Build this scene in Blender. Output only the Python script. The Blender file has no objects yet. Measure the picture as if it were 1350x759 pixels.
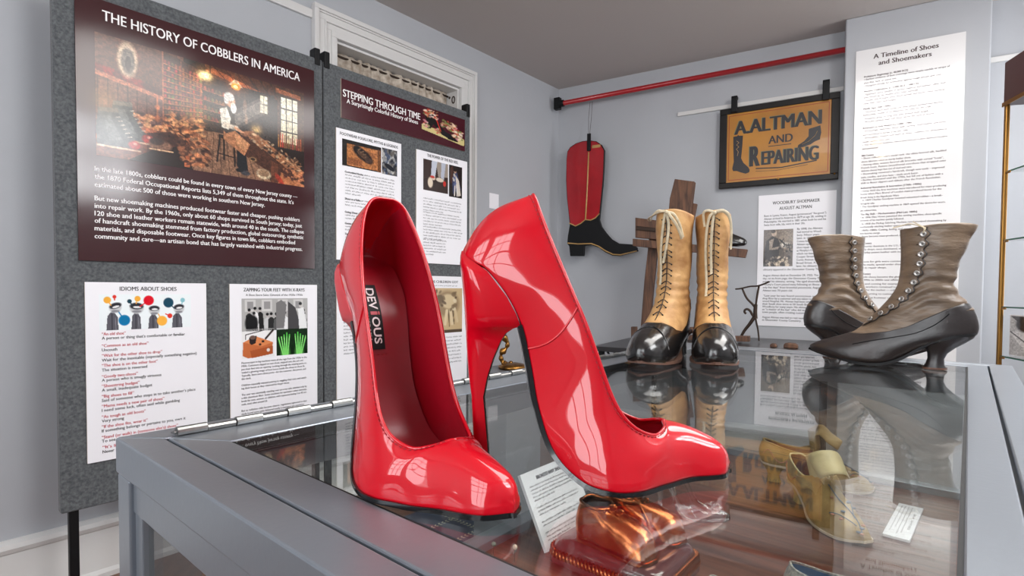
import bpy, math, random
import numpy as np
from mathutils import Vector
random.seed(7); RNG = np.random.default_rng(5)
SC = bpy.context.scene
COL = SC.collection
PI = math.pi

# ------------------------------------------------------------------ camera
F_PX, CX, CY = 710.0, 675.0, 402.3
PITCH, ROLL = math.radians(1.67), math.radians(0.4)
CAMZ = 1.072
GZ = 0.95                       # top of the case glass
_F = Vector((0, math.cos(PITCH), -math.sin(PITCH)))
_R0 = Vector((1, 0, 0)); _U0 = Vector((0, math.sin(PITCH), math.cos(PITCH)))
_R = math.cos(ROLL)*_R0 + math.sin(ROLL)*_U0
_U = -math.sin(ROLL)*_R0 + math.cos(ROLL)*_U0
CAM = Vector((0, 0, CAMZ))
def ray(x, y): return _F + _R*((x-CX)/F_PX) - _U*((y-CY)/F_PX)
def on_z(x, y, z):
    d = ray(x, y); return CAM + d*((z-CAMZ)/d.z)
def on_plane(x, y, P, n):
    d = ray(x, y); return CAM + d*((P-CAM).dot(n)/d.dot(n))
cam = bpy.data.cameras.new('camera'); camo = bpy.data.objects.new('camera', cam); COL.objects.link(camo)
from mathutils import Matrix
M = Matrix((( _R.x, _U.x, -_F.x, 0), (_R.y, _U.y, -_F.y, 0), (_R.z, _U.z, -_F.z, CAMZ), (0, 0, 0, 1)))
camo.matrix_world = M
cam.sensor_width = 36; cam.lens = F_PX/1350*36; cam.shift_y = (CY-379.5)/1350; cam.clip_start = 0.01
SC.camera = camo
SC.view_settings.view_transform = 'Standard'; SC.view_settings.look = 'None'; SC.view_settings.gamma = 1; SC.view_settings.use_curve_mapping = False
SC.view_settings.exposure = -0.55
SC.cycles.use_denoising = True; SC.cycles.max_bounces = 14; SC.cycles.transparent_max_bounces = 20; SC.cycles.glossy_bounces = 8
SC.world = bpy.data.worlds.new('world'); SC.world.use_nodes = True; SC.world.node_tree.nodes['Background'].inputs[0].default_value = (.5, .55, .6, 1); SC.world.node_tree.nodes['Background'].inputs[1].default_value = .3

# ------------------------------------------------------------------ colours and materials
def lin(c):
    return tuple((x/12.92 if x <= .04045 else ((x+.055)/1.055)**2.4) for x in c)
def rgb(r, g, b): return lin((r/255, g/255, b/255))
def nodes(m): m.use_nodes = True; return m.node_tree.nodes, m.node_tree.links
def mat(name, c, rough=.5, metal=0, coat=0, coat_rough=.03, bump=0, bscale=40, var=0, vscale=8, c2=None, spec=.5, sheen=0, stretch=None, detail=4):
    m = bpy.data.materials.new(name); N, L = nodes(m); b = N['Principled BSDF']
    b.inputs['Base Color'].default_value = (*c, 1); b.inputs['Roughness'].default_value = rough
    b.inputs['Metallic'].default_value = metal; b.inputs['Coat Weight'].default_value = coat
    b.inputs['Coat Roughness'].default_value = coat_rough; b.inputs['Specular IOR Level'].default_value = spec
    if sheen: b.inputs['Sheen Weight'].default_value = sheen
    tc = N.new('ShaderNodeTexCoord'); src = tc.outputs['Object']
    if stretch:
        mp = N.new('ShaderNodeMapping'); mp.inputs['Scale'].default_value = stretch
        L.new(src, mp.inputs['Vector']); src = mp.outputs['Vector']
    if var or c2:
        n = N.new('ShaderNodeTexNoise'); n.inputs['Scale'].default_value = vscale; n.inputs['Detail'].default_value = detail
        L.new(src, n.inputs['Vector'])
        r = N.new('ShaderNodeValToRGB'); r.color_ramp.elements[0].position = .3; r.color_ramp.elements[1].position = .7
        lo = c2 if c2 else tuple(x*(1-var) for x in c)
        r.color_ramp.elements[0].color = (*lo, 1); r.color_ramp.elements[1].color = (*c, 1)
        L.new(n.outputs['Fac'], r.inputs['Fac']); L.new(r.outputs['Color'], b.inputs['Base Color'])
    if bump:
        n = N.new('ShaderNodeTexNoise'); n.inputs['Scale'].default_value = bscale; n.inputs['Detail'].default_value = detail
        L.new(src, n.inputs['Vector'])
        bp = N.new('ShaderNodeBump'); bp.inputs['Strength'].default_value = 1; bp.inputs['Distance'].default_value = bump
        L.new(n.outputs['Fac'], bp.inputs['Height']); L.new(bp.outputs['Normal'], b.inputs['Normal'])
    return m
def emit(name, c, s):
    m = bpy.data.materials.new(name); N, L = nodes(m); N.remove(N['Principled BSDF'])
    e = N.new('ShaderNodeEmission'); e.inputs['Color'].default_value = (*c, 1); e.inputs['Strength'].default_value = s
    L.new(e.outputs[0], N['Material Output'].inputs['Surface']); return m
def thin_glass(name, tint=(.96, .98, .97), ior=1.5):
    m = bpy.data.materials.new(name); N, L = nodes(m); N.remove(N['Principled BSDF'])
    t = N.new('ShaderNodeBsdfTransparent'); t.inputs['Color'].default_value = (*tint, 1)
    g = N.new('ShaderNodeBsdfGlossy'); g.inputs['Roughness'].default_value = 0.0
    ge = N.new('ShaderNodeNewGeometry'); mx = N.new('ShaderNodeMix')   # same ior seen from either side of a face
    L.new(ge.outputs['Backfacing'], mx.inputs[0]); mx.inputs[2].default_value = ior; mx.inputs[3].default_value = 1/ior
    fr = N.new('ShaderNodeFresnel'); L.new(mx.outputs[0], fr.inputs['IOR'])
    ms = N.new('ShaderNodeMixShader'); L.new(fr.outputs[0], ms.inputs[0]); L.new(t.outputs[0], ms.inputs[1]); L.new(g.outputs[0], ms.inputs[2])
    L.new(ms.outputs[0], N['Material Output'].inputs['Surface']); return m
def crystal(name):
    m = bpy.data.materials.new(name); N, L = nodes(m); b = N['Principled BSDF']
    b.inputs['Base Color'].default_value = (1, 1, 1, 1); b.inputs['Transmission Weight'].default_value = 1
    b.inputs['Roughness'].default_value = .02; b.inputs['IOR'].default_value = 1.5; return m
def picture_mat():
    m = bpy.data.materials.new('printed_picture'); N, L = nodes(m); b = N['Principled BSDF']
    a = N.new('ShaderNodeAttribute'); a.attribute_name = 'Col'; L.new(a.outputs['Color'], b.inputs['Base Color'])
    b.inputs['Roughness'].default_value = .13; b.inputs['Specular IOR Level'].default_value = .5
    return m
def wood_mat(name, c1, c2, scale=(2, 30, 30), rough=.45, coat=0, ns=3, bump=.0006):
    m = bpy.data.materials.new(name); N, L = nodes(m); b = N['Principled BSDF']
    tc = N.new('ShaderNodeTexCoord'); mp = N.new('ShaderNodeMapping'); mp.inputs['Scale'].default_value = scale
    L.new(tc.outputs['Object'], mp.inputs['Vector'])
    n = N.new('ShaderNodeTexNoise'); n.inputs['Scale'].default_value = ns; n.inputs['Detail'].default_value = 8; n.inputs['Distortion'].default_value = .6
    L.new(mp.outputs['Vector'], n.inputs['Vector'])
    r = N.new('ShaderNodeValToRGB'); r.color_ramp.elements[0].position = .32; r.color_ramp.elements[1].position = .68
    r.color_ramp.elements[0].color = (*c1, 1); r.color_ramp.elements[1].color = (*c2, 1)
    L.new(n.outputs['Fac'], r.inputs['Fac']); L.new(r.outputs['Color'], b.inputs['Base Color'])
    b.inputs['Roughness'].default_value = rough; b.inputs['Coat Weight'].default_value = coat
    bp = N.new('ShaderNodeBump'); bp.inputs['Distance'].default_value = bump; L.new(n.outputs['Fac'], bp.inputs['Height']); L.new(bp.outputs['Normal'], b.inputs['Normal'])
    return m

m_wall = mat('wall_paint', rgb(178, 180, 185), .55, bump=.0012, bscale=14, var=.04, vscale=3)
m_wallleft = m_wall
m_white = mat('white_paint', rgb(214, 212, 210), .4, bump=.001, bscale=9)
m_ceil = mat('ceiling_paint', rgb(186, 178, 174), .8, bump=.001, bscale=30)
m_felt = mat('grey_felt', rgb(104, 107, 109), .95, bump=.0015, bscale=260, c2=rgb(72, 74, 77), vscale=120, sheen=.3, spec=.1)
m_maroon = mat('maroon_print', rgb(58, 22, 26), .13, var=.08, vscale=3, bump=.0006, bscale=5, detail=2)
m_maroon2 = mat('maroon_banner_print', rgb(66, 12, 26), .2)
m_paper = mat('white_paper_board', rgb(240, 238, 242), .35)
m_gloss_paper = mat('laminated_paper', rgb(232, 230, 230), .22, coat=1, coat_rough=.06)
m_edge = mat('foam_edge', rgb(205, 190, 175), .7)
m_ink = mat('black_ink', rgb(34, 30, 34), .4)
m_inkred = mat('red_ink', rgb(190, 30, 52), .4)
m_inkbrown = mat('brown_ink', rgb(58, 36, 38), .4)
m_inkgrey = mat('grey_ink', rgb(96, 92, 98), .4)
m_inkwhite = mat('white_ink', rgb(240, 236, 236), .4)
m_pic = picture_mat()
m_alu = mat('brushed_aluminium', rgb(140, 146, 154), .3, metal=.6, bump=.0001, bscale=200, var=.05, vscale=6)
m_alu_side = m_alu
m_hinge = mat('hinge_steel', rgb(150, 150, 148), .34, metal=1)
m_groove = mat('dark_gap', rgb(24, 24, 26), .7)
m_glass = thin_glass('case_glass')
m_deck = wood_mat('walnut_deck', rgb(74, 44, 36), rgb(122, 78, 62), scale=(1.2, 26, 26), rough=.28, coat=.3)
m_wood = wood_mat('old_brown_wood', rgb(60, 38, 28), rgb(112, 76, 54), scale=(20, 20, 2.5), rough=.6)
m_floorwood = wood_mat('floor_boards', rgb(92, 58, 44), rgb(132, 92, 72), scale=(1.5, 14, 14), rough=.35)
m_black = mat('black_plastic', rgb(16, 16, 18), .5, spec=.25)
m_redpole = mat('red_pole_paint', rgb(158, 22, 30), .3, coat=.3)
m_brass = mat('brass', rgb(160, 118, 62), .33, metal=1)
m_iron = mat('old_iron', rgb(58, 44, 36), .5, metal=.6, bump=.0006, bscale=120)
# shoe materials
m_patent = mat('red_patent', rgb(192, 0, 24), .4, spec=.15, coat=1, coat_rough=.015, bump=.0007, bscale=26, detail=1)
m_lining = mat('red_lining', rgb(166, 18, 38), .33, coat=.15, coat_rough=.2, bump=.0006, bscale=30, detail=2)
m_thread = mat('red_thread', rgb(150, 4, 22), .6)
m_sole = mat('black_edge', rgb(16, 16, 18), .22, coat=.4)
m_outsole = mat('grey_outsole', rgb(72, 76, 80), .3, coat=.3)
m_suede = mat('tan_kid_leather', rgb(194, 152, 98), .6, bump=.003, bscale=30, c2=rgb(146, 102, 58), vscale=22, stretch=(1, 1, 1.6))
m_blackleather = mat('black_leather', rgb(22, 20, 20), .22, coat=.5, coat_rough=.12, bump=.0012, bscale=45)
m_leatheredge = mat('worn_sole_leather', rgb(92, 62, 48), .6, bump=.0004, bscale=150)
m_lace = mat('dark_lace', rgb(62, 50, 42), .8)
m_ribbon = mat('cream_ribbon', rgb(206, 190, 160), .7, var=.35, vscale=90)
m_taupe = mat('taupe_leather', rgb(132, 112, 92), .42, coat=.1, bump=.004, bscale=26, c2=rgb(88, 72, 58), vscale=14, stretch=(1, 1, 3), detail=5)
m_darkbrown = mat('dark_brown_leather', rgb(44, 36, 34), .36, coat=.2, coat_rough=.2, bump=.0012, bscale=50, c2=rgb(30, 27, 28), vscale=12)
m_steelbutton = mat('boot_button', rgb(156, 152, 148), .28, metal=.7)
m_holeblack = mat('shoe_inside', rgb(46, 36, 30), .9)
m_cream = mat('cream_lining', rgb(206, 186, 160), .8)
m_bronze = mat('bronze_plate', rgb(200, 124, 80), .24, metal=1, bump=.0008, bscale=40, c2=rgb(140, 76, 42), vscale=30)
m_plum = mat('plum_lacquer', rgb(92, 48, 50), .15, coat=.6)
m_brocade = mat('yellow_silk', rgb(192, 160, 98), .5, bump=.0008, bscale=160, c2=rgb(150, 118, 66), vscale=40)
m_brocade2 = mat('cream_silk', rgb(218, 200, 150), .5, bump=.0006, bscale=160, var=.15, vscale=40)
m_embroid = mat('blue_embroidery', rgb(88, 100, 116), .6)
m_embroid2 = mat('pink_embroidery', rgb(190, 126, 100), .6)
m_crystal = crystal('clear_glass')
m_bead = mat('glass_beads', rgb(196, 188, 172), .3, bump=.003, bscale=320, c2=rgb(110, 116, 116), vscale=300)
m_bluesilk = mat('blue_satin', rgb(60, 116, 160), .35, bump=.001, bscale=80)

# ------------------------------------------------------------------ mesh helpers
class MB:
    def __init__(s): s.v = []; s.f = []; s.mi = []
    def add(s, v, f, mi=0):
        o = len(s.v); s.v += [tuple(p) for p in v]
        for q in f: s.f.append(tuple(i+o for i in q)); s.mi.append(mi)
        return s
    def box(s, x0, x1, y0, y1, z0, z1, mi=0, R=None, O=None):
        v = [(x0,y0,z0),(x1,y0,z0),(x1,y1,z0),(x0,y1,z0),(x0,y0,z1),(x1,y0,z1),(x1,y1,z1),(x0,y1,z1)]
        if R is not None: v = [tuple(R @ Vector(p) + (O or Vector())) for p in v]
        return s.add(v, [(0,3,2,1),(4,5,6,7),(0,1,5,4),(1,2,6,5),(2,3,7,6),(3,0,4,7)], mi)
    def grid(s, P, mi=0, cu=False, cv=False, flip=False):
        nu = len(P); nv = len(P[0]); f = []
        for i in range(nu if cu else nu-1):
            for j in range(nv if cv else nv-1):
                a = i*nv+j; b = ((i+1) % nu)*nv+j; c = ((i+1) % nu)*nv+(j+1) % nv; d = i*nv+(j+1) % nv
                f.append((a, d, c, b) if flip else (a, b, c, d))
        return s.add([p for r in P for p in r], f, mi)
    def tube(s, path, r, n=8, mi=0, closed=False, caps=True, flat=1.0, up=None):
        path = [Vector(p) for p in path]; m = len(path)
        rr = r if hasattr(r, '__len__') else [r]*m
        rings = []; prev = None
        for i, p in enumerate(path):
            if closed: t = path[(i+1) % m]-path[i-1]
            else: t = path[min(i+1, m-1)]-path[max(i-1, 0)]
            if t.length < 1e-9: t = Vector((0, 0, 1))
            t.normalize()
            if prev is None:
                a = Vector(up) if up else (Vector((0, 0, 1)) if abs(t.z) < .9 else Vector((1, 0, 0)))
                nrm = (a - t*a.dot(t)).normalized()
            else:
                nrm = prev - t*prev.dot(t)
                nrm = nrm.normalized() if nrm.length > 1e-6 else prev
            prev = nrm; bi = t.cross(nrm)
            rings.append([p + nrm*(math.cos(2*PI*k/n)*rr[i]*flat) + bi*(math.sin(2*PI*k/n)*rr[i]) for k in range(n)])
        s.grid(rings, mi, cu=closed, cv=True, flip=True)
        if caps and not closed:
            o = len(s.v)-m*n
            s.f.append(tuple(o+k for k in range(n))); s.mi.append(mi)
            s.f.append(tuple(o+(m-1)*n+k for k in reversed(range(n)))); s.mi.append(mi)
        return s
    def prism(s, poly, y0, y1, mi=0, mi_side=None):      # polygon in x,z extruded along y
        n = len(poly); o = len(s.v)
        ar = sum(poly[i][0]*poly[(i+1) % n][1]-poly[(i+1) % n][0]*poly[i][1] for i in range(n))
        if ar < 0: poly = poly[::-1]
        s.v += [(x, y0, z) for x, z in poly] + [(x, y1, z) for x, z in poly]
        s.f.append(tuple(o+i for i in range(n))); s.mi.append(mi)
        s.f.append(tuple(o+n+i for i in reversed(range(n)))); s.mi.append(mi if mi_side is None else mi_side)
        for i in range(n):
            j = (i+1) % n; s.f.append((o+j, o+i, o+n+i, o+n+j)); s.mi.append(mi if mi_side is None else mi_side)
        return s
    def lathe(s, prof, n=16, c=(0, 0, 0), mi=0, ax='z'):
        P = []
        for r, z in prof:
            ring = []
            for k in range(n):
                a = 2*PI*k/n; q = (r*math.cos(a), r*math.sin(a), z)
                if ax == 'y': q = (q[0], -q[2], q[1])
                if ax == 'x': q = (q[2], q[0], q[1])
                ring.append((q[0]+c[0], q[1]+c[1], q[2]+c[2]))
            P.append(ring)
        s.grid(P, mi, cv=True, flip=True)
        return s
    def ball(s, c, r, n=10, mi=0, sx=1, sy=1, sz=1):
        P = [[(c[0]+r*sx*math.sin(PI*i/n)*math.cos(2*PI*k/n), c[1]+r*sy*math.sin(PI*i/n)*math.sin(2*PI*k/n), c[2]-r*sz*math.cos(PI*i/n)) for k in range(n)] for i in range(n+1)]
        return s.grid(P, mi, cv=True, flip=True)
    def build(s, name, mats, parent=None, smooth=False, bevel=0, solid=0, sub=0, auto=None, bseg=2, soff=-1, bang=.6):
        me = bpy.data.meshes.new(name); me.from_pydata([tuple(p) for p in s.v], [], s.f); me.validate(); me.update()
        if not isinstance(mats, (list, tuple)): mats = [mats]
        for m in mats: me.materials.append(m)
        if len(mats) > 1 and len(me.polygons) == len(s.mi): me.polygons.foreach_set('material_index', s.mi)
        o = bpy.data.objects.new(name, me); COL.objects.link(o)
        if smooth or auto: me.polygons.foreach_set('use_smooth', [True]*len(me.polygons))
        if auto: me.set_sharp_from_angle(angle=auto)
        if sub: q = o.modifiers.new('s', 'SUBSURF'); q.levels = q.render_levels = sub
        if solid: q = o.modifiers.new('t', 'SOLIDIFY'); q.thickness = solid; q.offset = soff
        if bevel: q = o.modifiers.new('b', 'BEVEL'); q.width = bevel; q.segments = bseg; q.limit_method = 'ANGLE'; q.angle_limit = bang
        if parent: o.parent = parent
        return o
def thing(name, label, cat, loc=(0, 0, 0), rotz=0, group=None, kind=None):
    o = bpy.data.objects.new(name, None); COL.objects.link(o); o.empty_display_size = .05
    o.location = loc; o.rotation_euler = (0, 0, rotz)
    if kind: o['kind'] = kind
    if label: o['label'] = label; o['category'] = cat
    if group: o['group'] = group
    return o
def tag(o, label, cat, group=None):
    o['label'] = label; o['category'] = cat
    if group: o['group'] = group
    return o
def struct(o): o['kind'] = 'structure'; return o

def text_geo(s, bold=0.0, res=2, shear=0):
    c = bpy.data.curves.new('t', 'FONT'); c.body = s; c.size = 1; c.offset = bold; c.resolution_u = res; c.shear = shear
    o = bpy.data.objects.new('t', c); COL.objects.link(o)
    me = bpy.data.meshes.new_from_object(o.evaluated_get(bpy.context.evaluated_depsgraph_get()))
    v = [(q.co.x, q.co.y) for q in me.vertices]; f = [tuple(p.vertices) for p in me.polygons]
    bpy.data.objects.remove(o); bpy.data.curves.remove(c); bpy.data.meshes.remove(me)
    return v, f
def put_text(mb, s, x, z, size, width=None, align='L', bold=0.0, mi=0, y=0, res=2, rot=0, sx=1.0, shear=0):
    """writes s with its baseline at x,z in the local x,z plane facing -y"""
    v, f = text_geo(s, 0, res, shear); bold = max(bold, .014)
    if not v: return
    x0 = min(p[0] for p in v); x1 = max(p[0] for p in v); k = size*sx
    if width: k = width/(x1-x0)
    w = (x1-x0)*k; ox = {'L': 0, 'C': -w/2, 'R': -w}[align]
    for q, t in enumerate((-1, 1) if bold < .018 else (-1, 0, 1)):
        out = []
        for px, pz in v:
            a = (px-x0)*k*(1-2*bold*size/max(w, 1e-6))+ox+bold*size*(1+t)*.9; b = pz*size
            out.append((x+a, y-q*.00003, z+b))
        mb.add(out, f, mi)
def scribble(mb, x, z, w, h, mi=0, y=0, seed=0):
    """a line of print too small to read: word-long rows of strokes"""
    rr = random.Random(seed); cx = x
    while cx < x+w-h:
        wl = min(rr.uniform(1.2, 5)*h, x+w-cx); px = cx
        while px < cx+wl-h*.2:
            hh = h*rr.choice((.55, .55, .6, .85)); t = h*.17
            mb.add([(px, y, z), (px+t, y, z), (px+t, y, z+hh), (px, y, z+hh)], [(0, 1, 2, 3)], mi)
            if rr.random() < .7:
                zz = z+h*rr.choice((0, .25, .45)); mb.add([(px, y, zz), (px+h*.5, y, zz), (px+h*.5, y, zz+t), (px, y, zz+t)], [(0, 1, 2, 3)], mi)
            px += h*.6
        cx += wl+h*.6

# ------------------------------------------------------------------ printed pictures: colours on a fine grid
class Canvas:
    def __init__(s, w, h, c=(0, 0, 0)):
        s.w, s.h = w, h; s.a = np.zeros((h, w, 3)) + np.array(c)/255.
        s.X, s.Y = np.meshgrid((np.arange(w)+.5)/w, (np.arange(h)+.5)/h)      # y downwards, 0..1
    def _mix(s, m, c, op=1): m = (m*op)[..., None]; s.a = s.a*(1-m) + np.array(c)/255.*m
    def poly(s, pts, c, op=1):
        m = np.zeros_like(s.X, dtype=bool); n = len(pts)
        for i in range(n):
            x0, y0 = pts[i]; x1, y1 = pts[(i+1) % n]
            if y0 == y1: continue
            m ^= ((y0 > s.Y) != (y1 > s.Y)) & (s.X < (x1-x0)*(s.Y-y0)/(y1-y0)+x0)
        s._mix(m.astype(float), c, op)
    def rect(s, x0, y0, x1, y1, c, op=1): s.poly([(x0, y0), (x1, y0), (x1, y1), (x0, y1)], c, op)
    def ell(s, x, y, rx, ry, c, op=1, soft=.15, rot=0):
        dx, dy = s.X-x, (s.Y-y); ca, sa = math.cos(rot), math.sin(rot)
        as_ = s.h/s.w; dy2 = dy*as_; u = (dx*ca+dy2*sa)/rx; v = (-dx*sa+dy2*ca)/(ry*as_)
        d = np.sqrt(u*u+v*v); s._mix(np.clip((1+soft-d)/(2*soft+1e-6), 0, 1), c, op)
    def glow(s, x, y, r, c, k=1):
        d2 = ((s.X-x)**2+((s.Y-y)*s.h/s.w)**2)/(r*r); s.a += (np.exp(-d2)*k)[..., None]*np.array(c)/255.
    def line(s, x0, y0, x1, y1, w, c, op=1):
        as_ = s.h/s.w; ax, ay = x0, y0*as_; bx, by = x1, y1*as_; px, py = s.X, s.Y*as_
        dx, dy = bx-ax, by-ay; L = dx*dx+dy*dy+1e-12
        t = np.clip(((px-ax)*dx+(py-ay)*dy)/L, 0, 1); d = np.sqrt((px-ax-t*dx)**2+(py-ay-t*dy)**2)
        s._mix(np.clip((w-d)/(w*.5)+.5, 0, 1), c, op)
    def noise(s, k, cell=4):
        n = RNG.random((s.h//cell+2, s.w//cell+2)); n = np.kron(n, np.ones((cell, cell)))[:s.h, :s.w]
        s.a *= (1+(n-.5)*k)[..., None]
    def clutter(s, x0, y0, x1, y1, n, cols, r=.012, slope=0, seed=1):
        rr = random.Random(seed)
        for i in range(n):
            x = rr.uniform(x0, x1); y = rr.uniform(y0, y1)+slope*(x-x0)
            s.ell(x, y, r*rr.uniform(.4, 1.5), r*rr.uniform(.4, 1.2), rr.choice(cols), .8, .2, rr.uniform(-1, 1))
    def mesh(s, name, x0, x1, z0, z1, y, parent):
        w, h = s.w, s.h; xs = np.linspace(x0, x1, w); zs = np.linspace(z1, z0, h)
        XX, ZZ = np.meshgrid(xs, zs); v = np.stack([XX, np.full_like(XX, y), ZZ], -1).reshape(-1, 3)
        i, j = np.meshgrid(np.arange(w-1), np.arange(h-1)); a = (j*w+i).ravel()
        f = np.stack([a, a+w, a+w+1, a+1], -1)
        me = bpy.data.meshes.new(name); me.vertices.add(len(v)); me.vertices.foreach_set('co', v.ravel())
        me.loops.add(f.size); me.loops.foreach_set('vertex_index', f.ravel().astype(np.int32))
        me.polygons.add(len(f)); me.polygons.foreach_set('loop_start', np.arange(0, f.size, 4, dtype=np.int32)); me.update()
        at = me.color_attributes.new('Col', 'FLOAT_COLOR', 'POINT')
        c = np.clip(s.a, 0, 1).reshape(-1, 3); c = np.where(c <= .04045, c/12.92, ((c+.055)/1.055)**2.4)
        at.data.foreach_set('color', np.concatenate([c, np.ones((len(c), 1))], 1).ravel())
        me.materials.append(m_pic); me.validate()
        o = bpy.data.objects.new(name, me); COL.objects.link(o); o.parent = parent
        return o

# ------------------------------------------------------------------ room frames
def hdir(x, y):
    d = ray(x, y); return Vector((d.x, d.y, 0)).normalized()
U1 = hdir(1290, 385)                       # along the left wall, away from the camera
W2 = -hdir(-520, 379)                      # along the back wall, to the right
W2 = Vector((W2.x, W2.y, 0)).normalized()
def perp(d): return Vector((-d.y, d.x, 0)) # into the wall for a viewer whose right is d
N1, N2 = perp(U1), perp(W2)
PW = on_z(150, 752, 0)                     # a point at the foot of the left wall
C0 = on_plane(735, 300, PW, N1); C0.z = 0
CEIL = on_plane(735, 117, C0, N1).z
class Frame:
    """local x to the right along a wall, y into it, z up"""
    def __init__(s, P, d): s.P = Vector((P.x, P.y, 0)); s.d = d; s.n = perp(d); s.rz = math.atan2(d.y, d.x)
    def loc(s, x, y):
        q = on_plane(x, y, s.P, s.n); return (q-s.P).dot(s.d), q.z
    def w(s, x, y, z): p = s.P + s.d*x + s.n*y; return Vector((p.x, p.y, z))
    def off(s, k): return Frame(s.P - s.n*k, s.d)
FL = Frame(C0, U1)                         # left wall, x negative towards the camera
FB = Frame(C0, W2)                         # back wall, x positive to the right
print('corner', C0, 'ceil', CEIL, 'angle', math.degrees(math.acos(U1.dot(-W2))))

LW, LB = 5.3, 3.6
CL = C0 - U1*LW; CR = C0 + W2*LB; CRR = CR - U1*LW
def rootwall(name, fr, parts, m=m_wall):
    e = thing(name, None, None, (fr.P.x, fr.P.y, 0), fr.rz, kind='structure')
    return e
# floor and ceiling
def poly_slab(name, pts, z0, z1, m):
    mb = MB(); n = len(pts); mb.v = [(p.x, p.y, z0) for p in pts]+[(p.x, p.y, z1) for p in pts]
    mb.f = [tuple(reversed(range(n))), tuple(range(n, 2*n))]+[(i, (i+1) % n, n+(i+1) % n, n+i) for i in range(n)]; mb.mi = [0]*len(mb.f)
    return struct(mb.build(name, m))
ex = .12
pts = [CL-U1*ex+N1*ex, CRR-U1*ex+W2*ex, CR+W2*ex+U1*ex, C0+N1*ex+U1*ex+N2*0]
poly_slab('floor', pts, -.1, 0, m_floorwood); poly_slab('ceiling', pts, CEIL, CEIL+.1, m_ceil)
def wall_mesh(name, fr, x0, x1, holes=(), thick=.12, m=m_wall, z1=None):
    z1 = z1 or CEIL
    mb = MB(); xs = sorted({x0, x1, *[h[0] for h in holes], *[h[1] for h in holes]}); zs = sorted({0, z1, *[h[2] for h in holes], *[h[3] for h in holes]})
    for i in range(len(xs)-1):
        for j in range(len(zs)-1):
            cx, cz = (xs[i]+xs[i+1])/2, (zs[j]+zs[j+1])/2
            if any(h[0] < cx < h[1] and h[2] < cz < h[3] for h in holes): continue
            mb.box(xs[i], xs[i+1], 0, thick, zs[j], zs[j+1])
    o = mb.build(name, m); o.location = (fr.P.x, fr.P.y, 0); o.rotation_euler = (0, 0, fr.rz)
    return struct(o)
# left wall with the curtained window
wx0, wz = FL.loc(410, 5); wx1, wz2 = FL.loc(624, 98)
wtop = (wz+wz2)/2; print('window', wx0, wx1, wz, wz2)
tw = .125
wh = (wx0+tw, wx1-tw, .95, wtop-tw)
wall_mesh('wall_left', FL, -LW, .0, [wh], thick=.16)
wall_mesh('wall_back', FB, 0, LB)
FR = Frame(CR, -U1); FN = Frame(CRR, -W2)
# rear windows (their light is what the gloss of the posters and shoes shows)
def mirror_hit(fr, px, py, wallfr):
    P = on_plane(px, py, fr.P, fr.n); d = (P-CAM).normalized(); n = fr.n; d = d-2*d.dot(n)*n
    t = (wallfr.P-P).dot(wallfr.n)/d.dot(wallfr.n); Q = P+d*t
    return (Q-wallfr.P).dot(wallfr.d), Q.z
FPB = FL.off(.24)                           # display board face
FC = FB.off(.16)                            # face of the pier

def ceil_hit(fr, px, py, z):
    P = on_plane(px, py, fr.P, fr.n); d = (P-CAM).normalized(); n = fr.n; d = d-2*d.dot(n)*n
    return P+d*((z-P.z)/d.z)
EMIT_W = 12.0
m_sky = emit('bright_overcast_sky', (.93, .965, 1.0), EMIT_W)
m_tube = emit('ceiling_tube_light', (1, .98, .95), 14)
m_sky2 = emit('bright_sunlit_sky', (.97, .98, 1.0), 28)
m_bulb = emit('warm_bulb', (1, .72, .38), 60)
def paned_window(name, fr, x0, x1, z0, z1, nx, nz, m_sky=m_sky):
    e = thing(name, None, None, fr.w(x0, 0, z0), fr.rz, kind='structure'); w, h = x1-x0, z1-z0
    MB().add([(0, .06, 0), (w, .06, 0), (w, .06, h), (0, .06, h)], [(0, 1, 2, 3)]).build('window_pane', m_sky, e)
    mb = MB(); t = .07
    mb.box(-t, w+t, -.03, .07, h, h+t).box(-t, w+t, -.06, .07, -t, 0).box(-t, 0, -.03, .07, 0, h).box(w, w+t, -.03, .07, 0, h)
    mb.build('window_frame', m_white, e, bevel=.004)
    mb = MB()
    for i in range(1, nx): mb.box(w*i/nx-.012, w*i/nx+.012, .02, .055, 0, h)
    for j in range(1, nz): mb.box(0, w, .018, .056, h*j/nz-(.025 if j*2 == nz else .012), h*j/nz+(.025 if j*2 == nz else .012))
    mb.build('muntin_bars', m_white, e)
RW = [(.12, .95, .85, 2.3), (2.56, 3.5, 1.8, 2.5)]
NW = [(-.55, .35, .9, 2.45), (.65, 1.5, .9, 2.45), (1.9, 2.7, .9, 2.45)]
NW = [(a+1.05, b+1.05, c, d) for a, b, c, d in NW]
wall_mesh('wall_right', FR, 0, LW, RW, thick=.12); wall_mesh('wall_rear', FN, 0, LB, [n for n in NW if n[1] < LB], thick=.12)
k = 2
for fr, L in ((FR, RW), (FN, NW)):
    for a, b, c, d in L:
        if fr is FN and b >= LB: continue
        paned_window('window_%d' % k, fr, a, b, c, d, 3, 4 if c < 1 else 2, m_sky2 if (fr is FR and a > 2.2) else m_sky); k += 1
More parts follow.
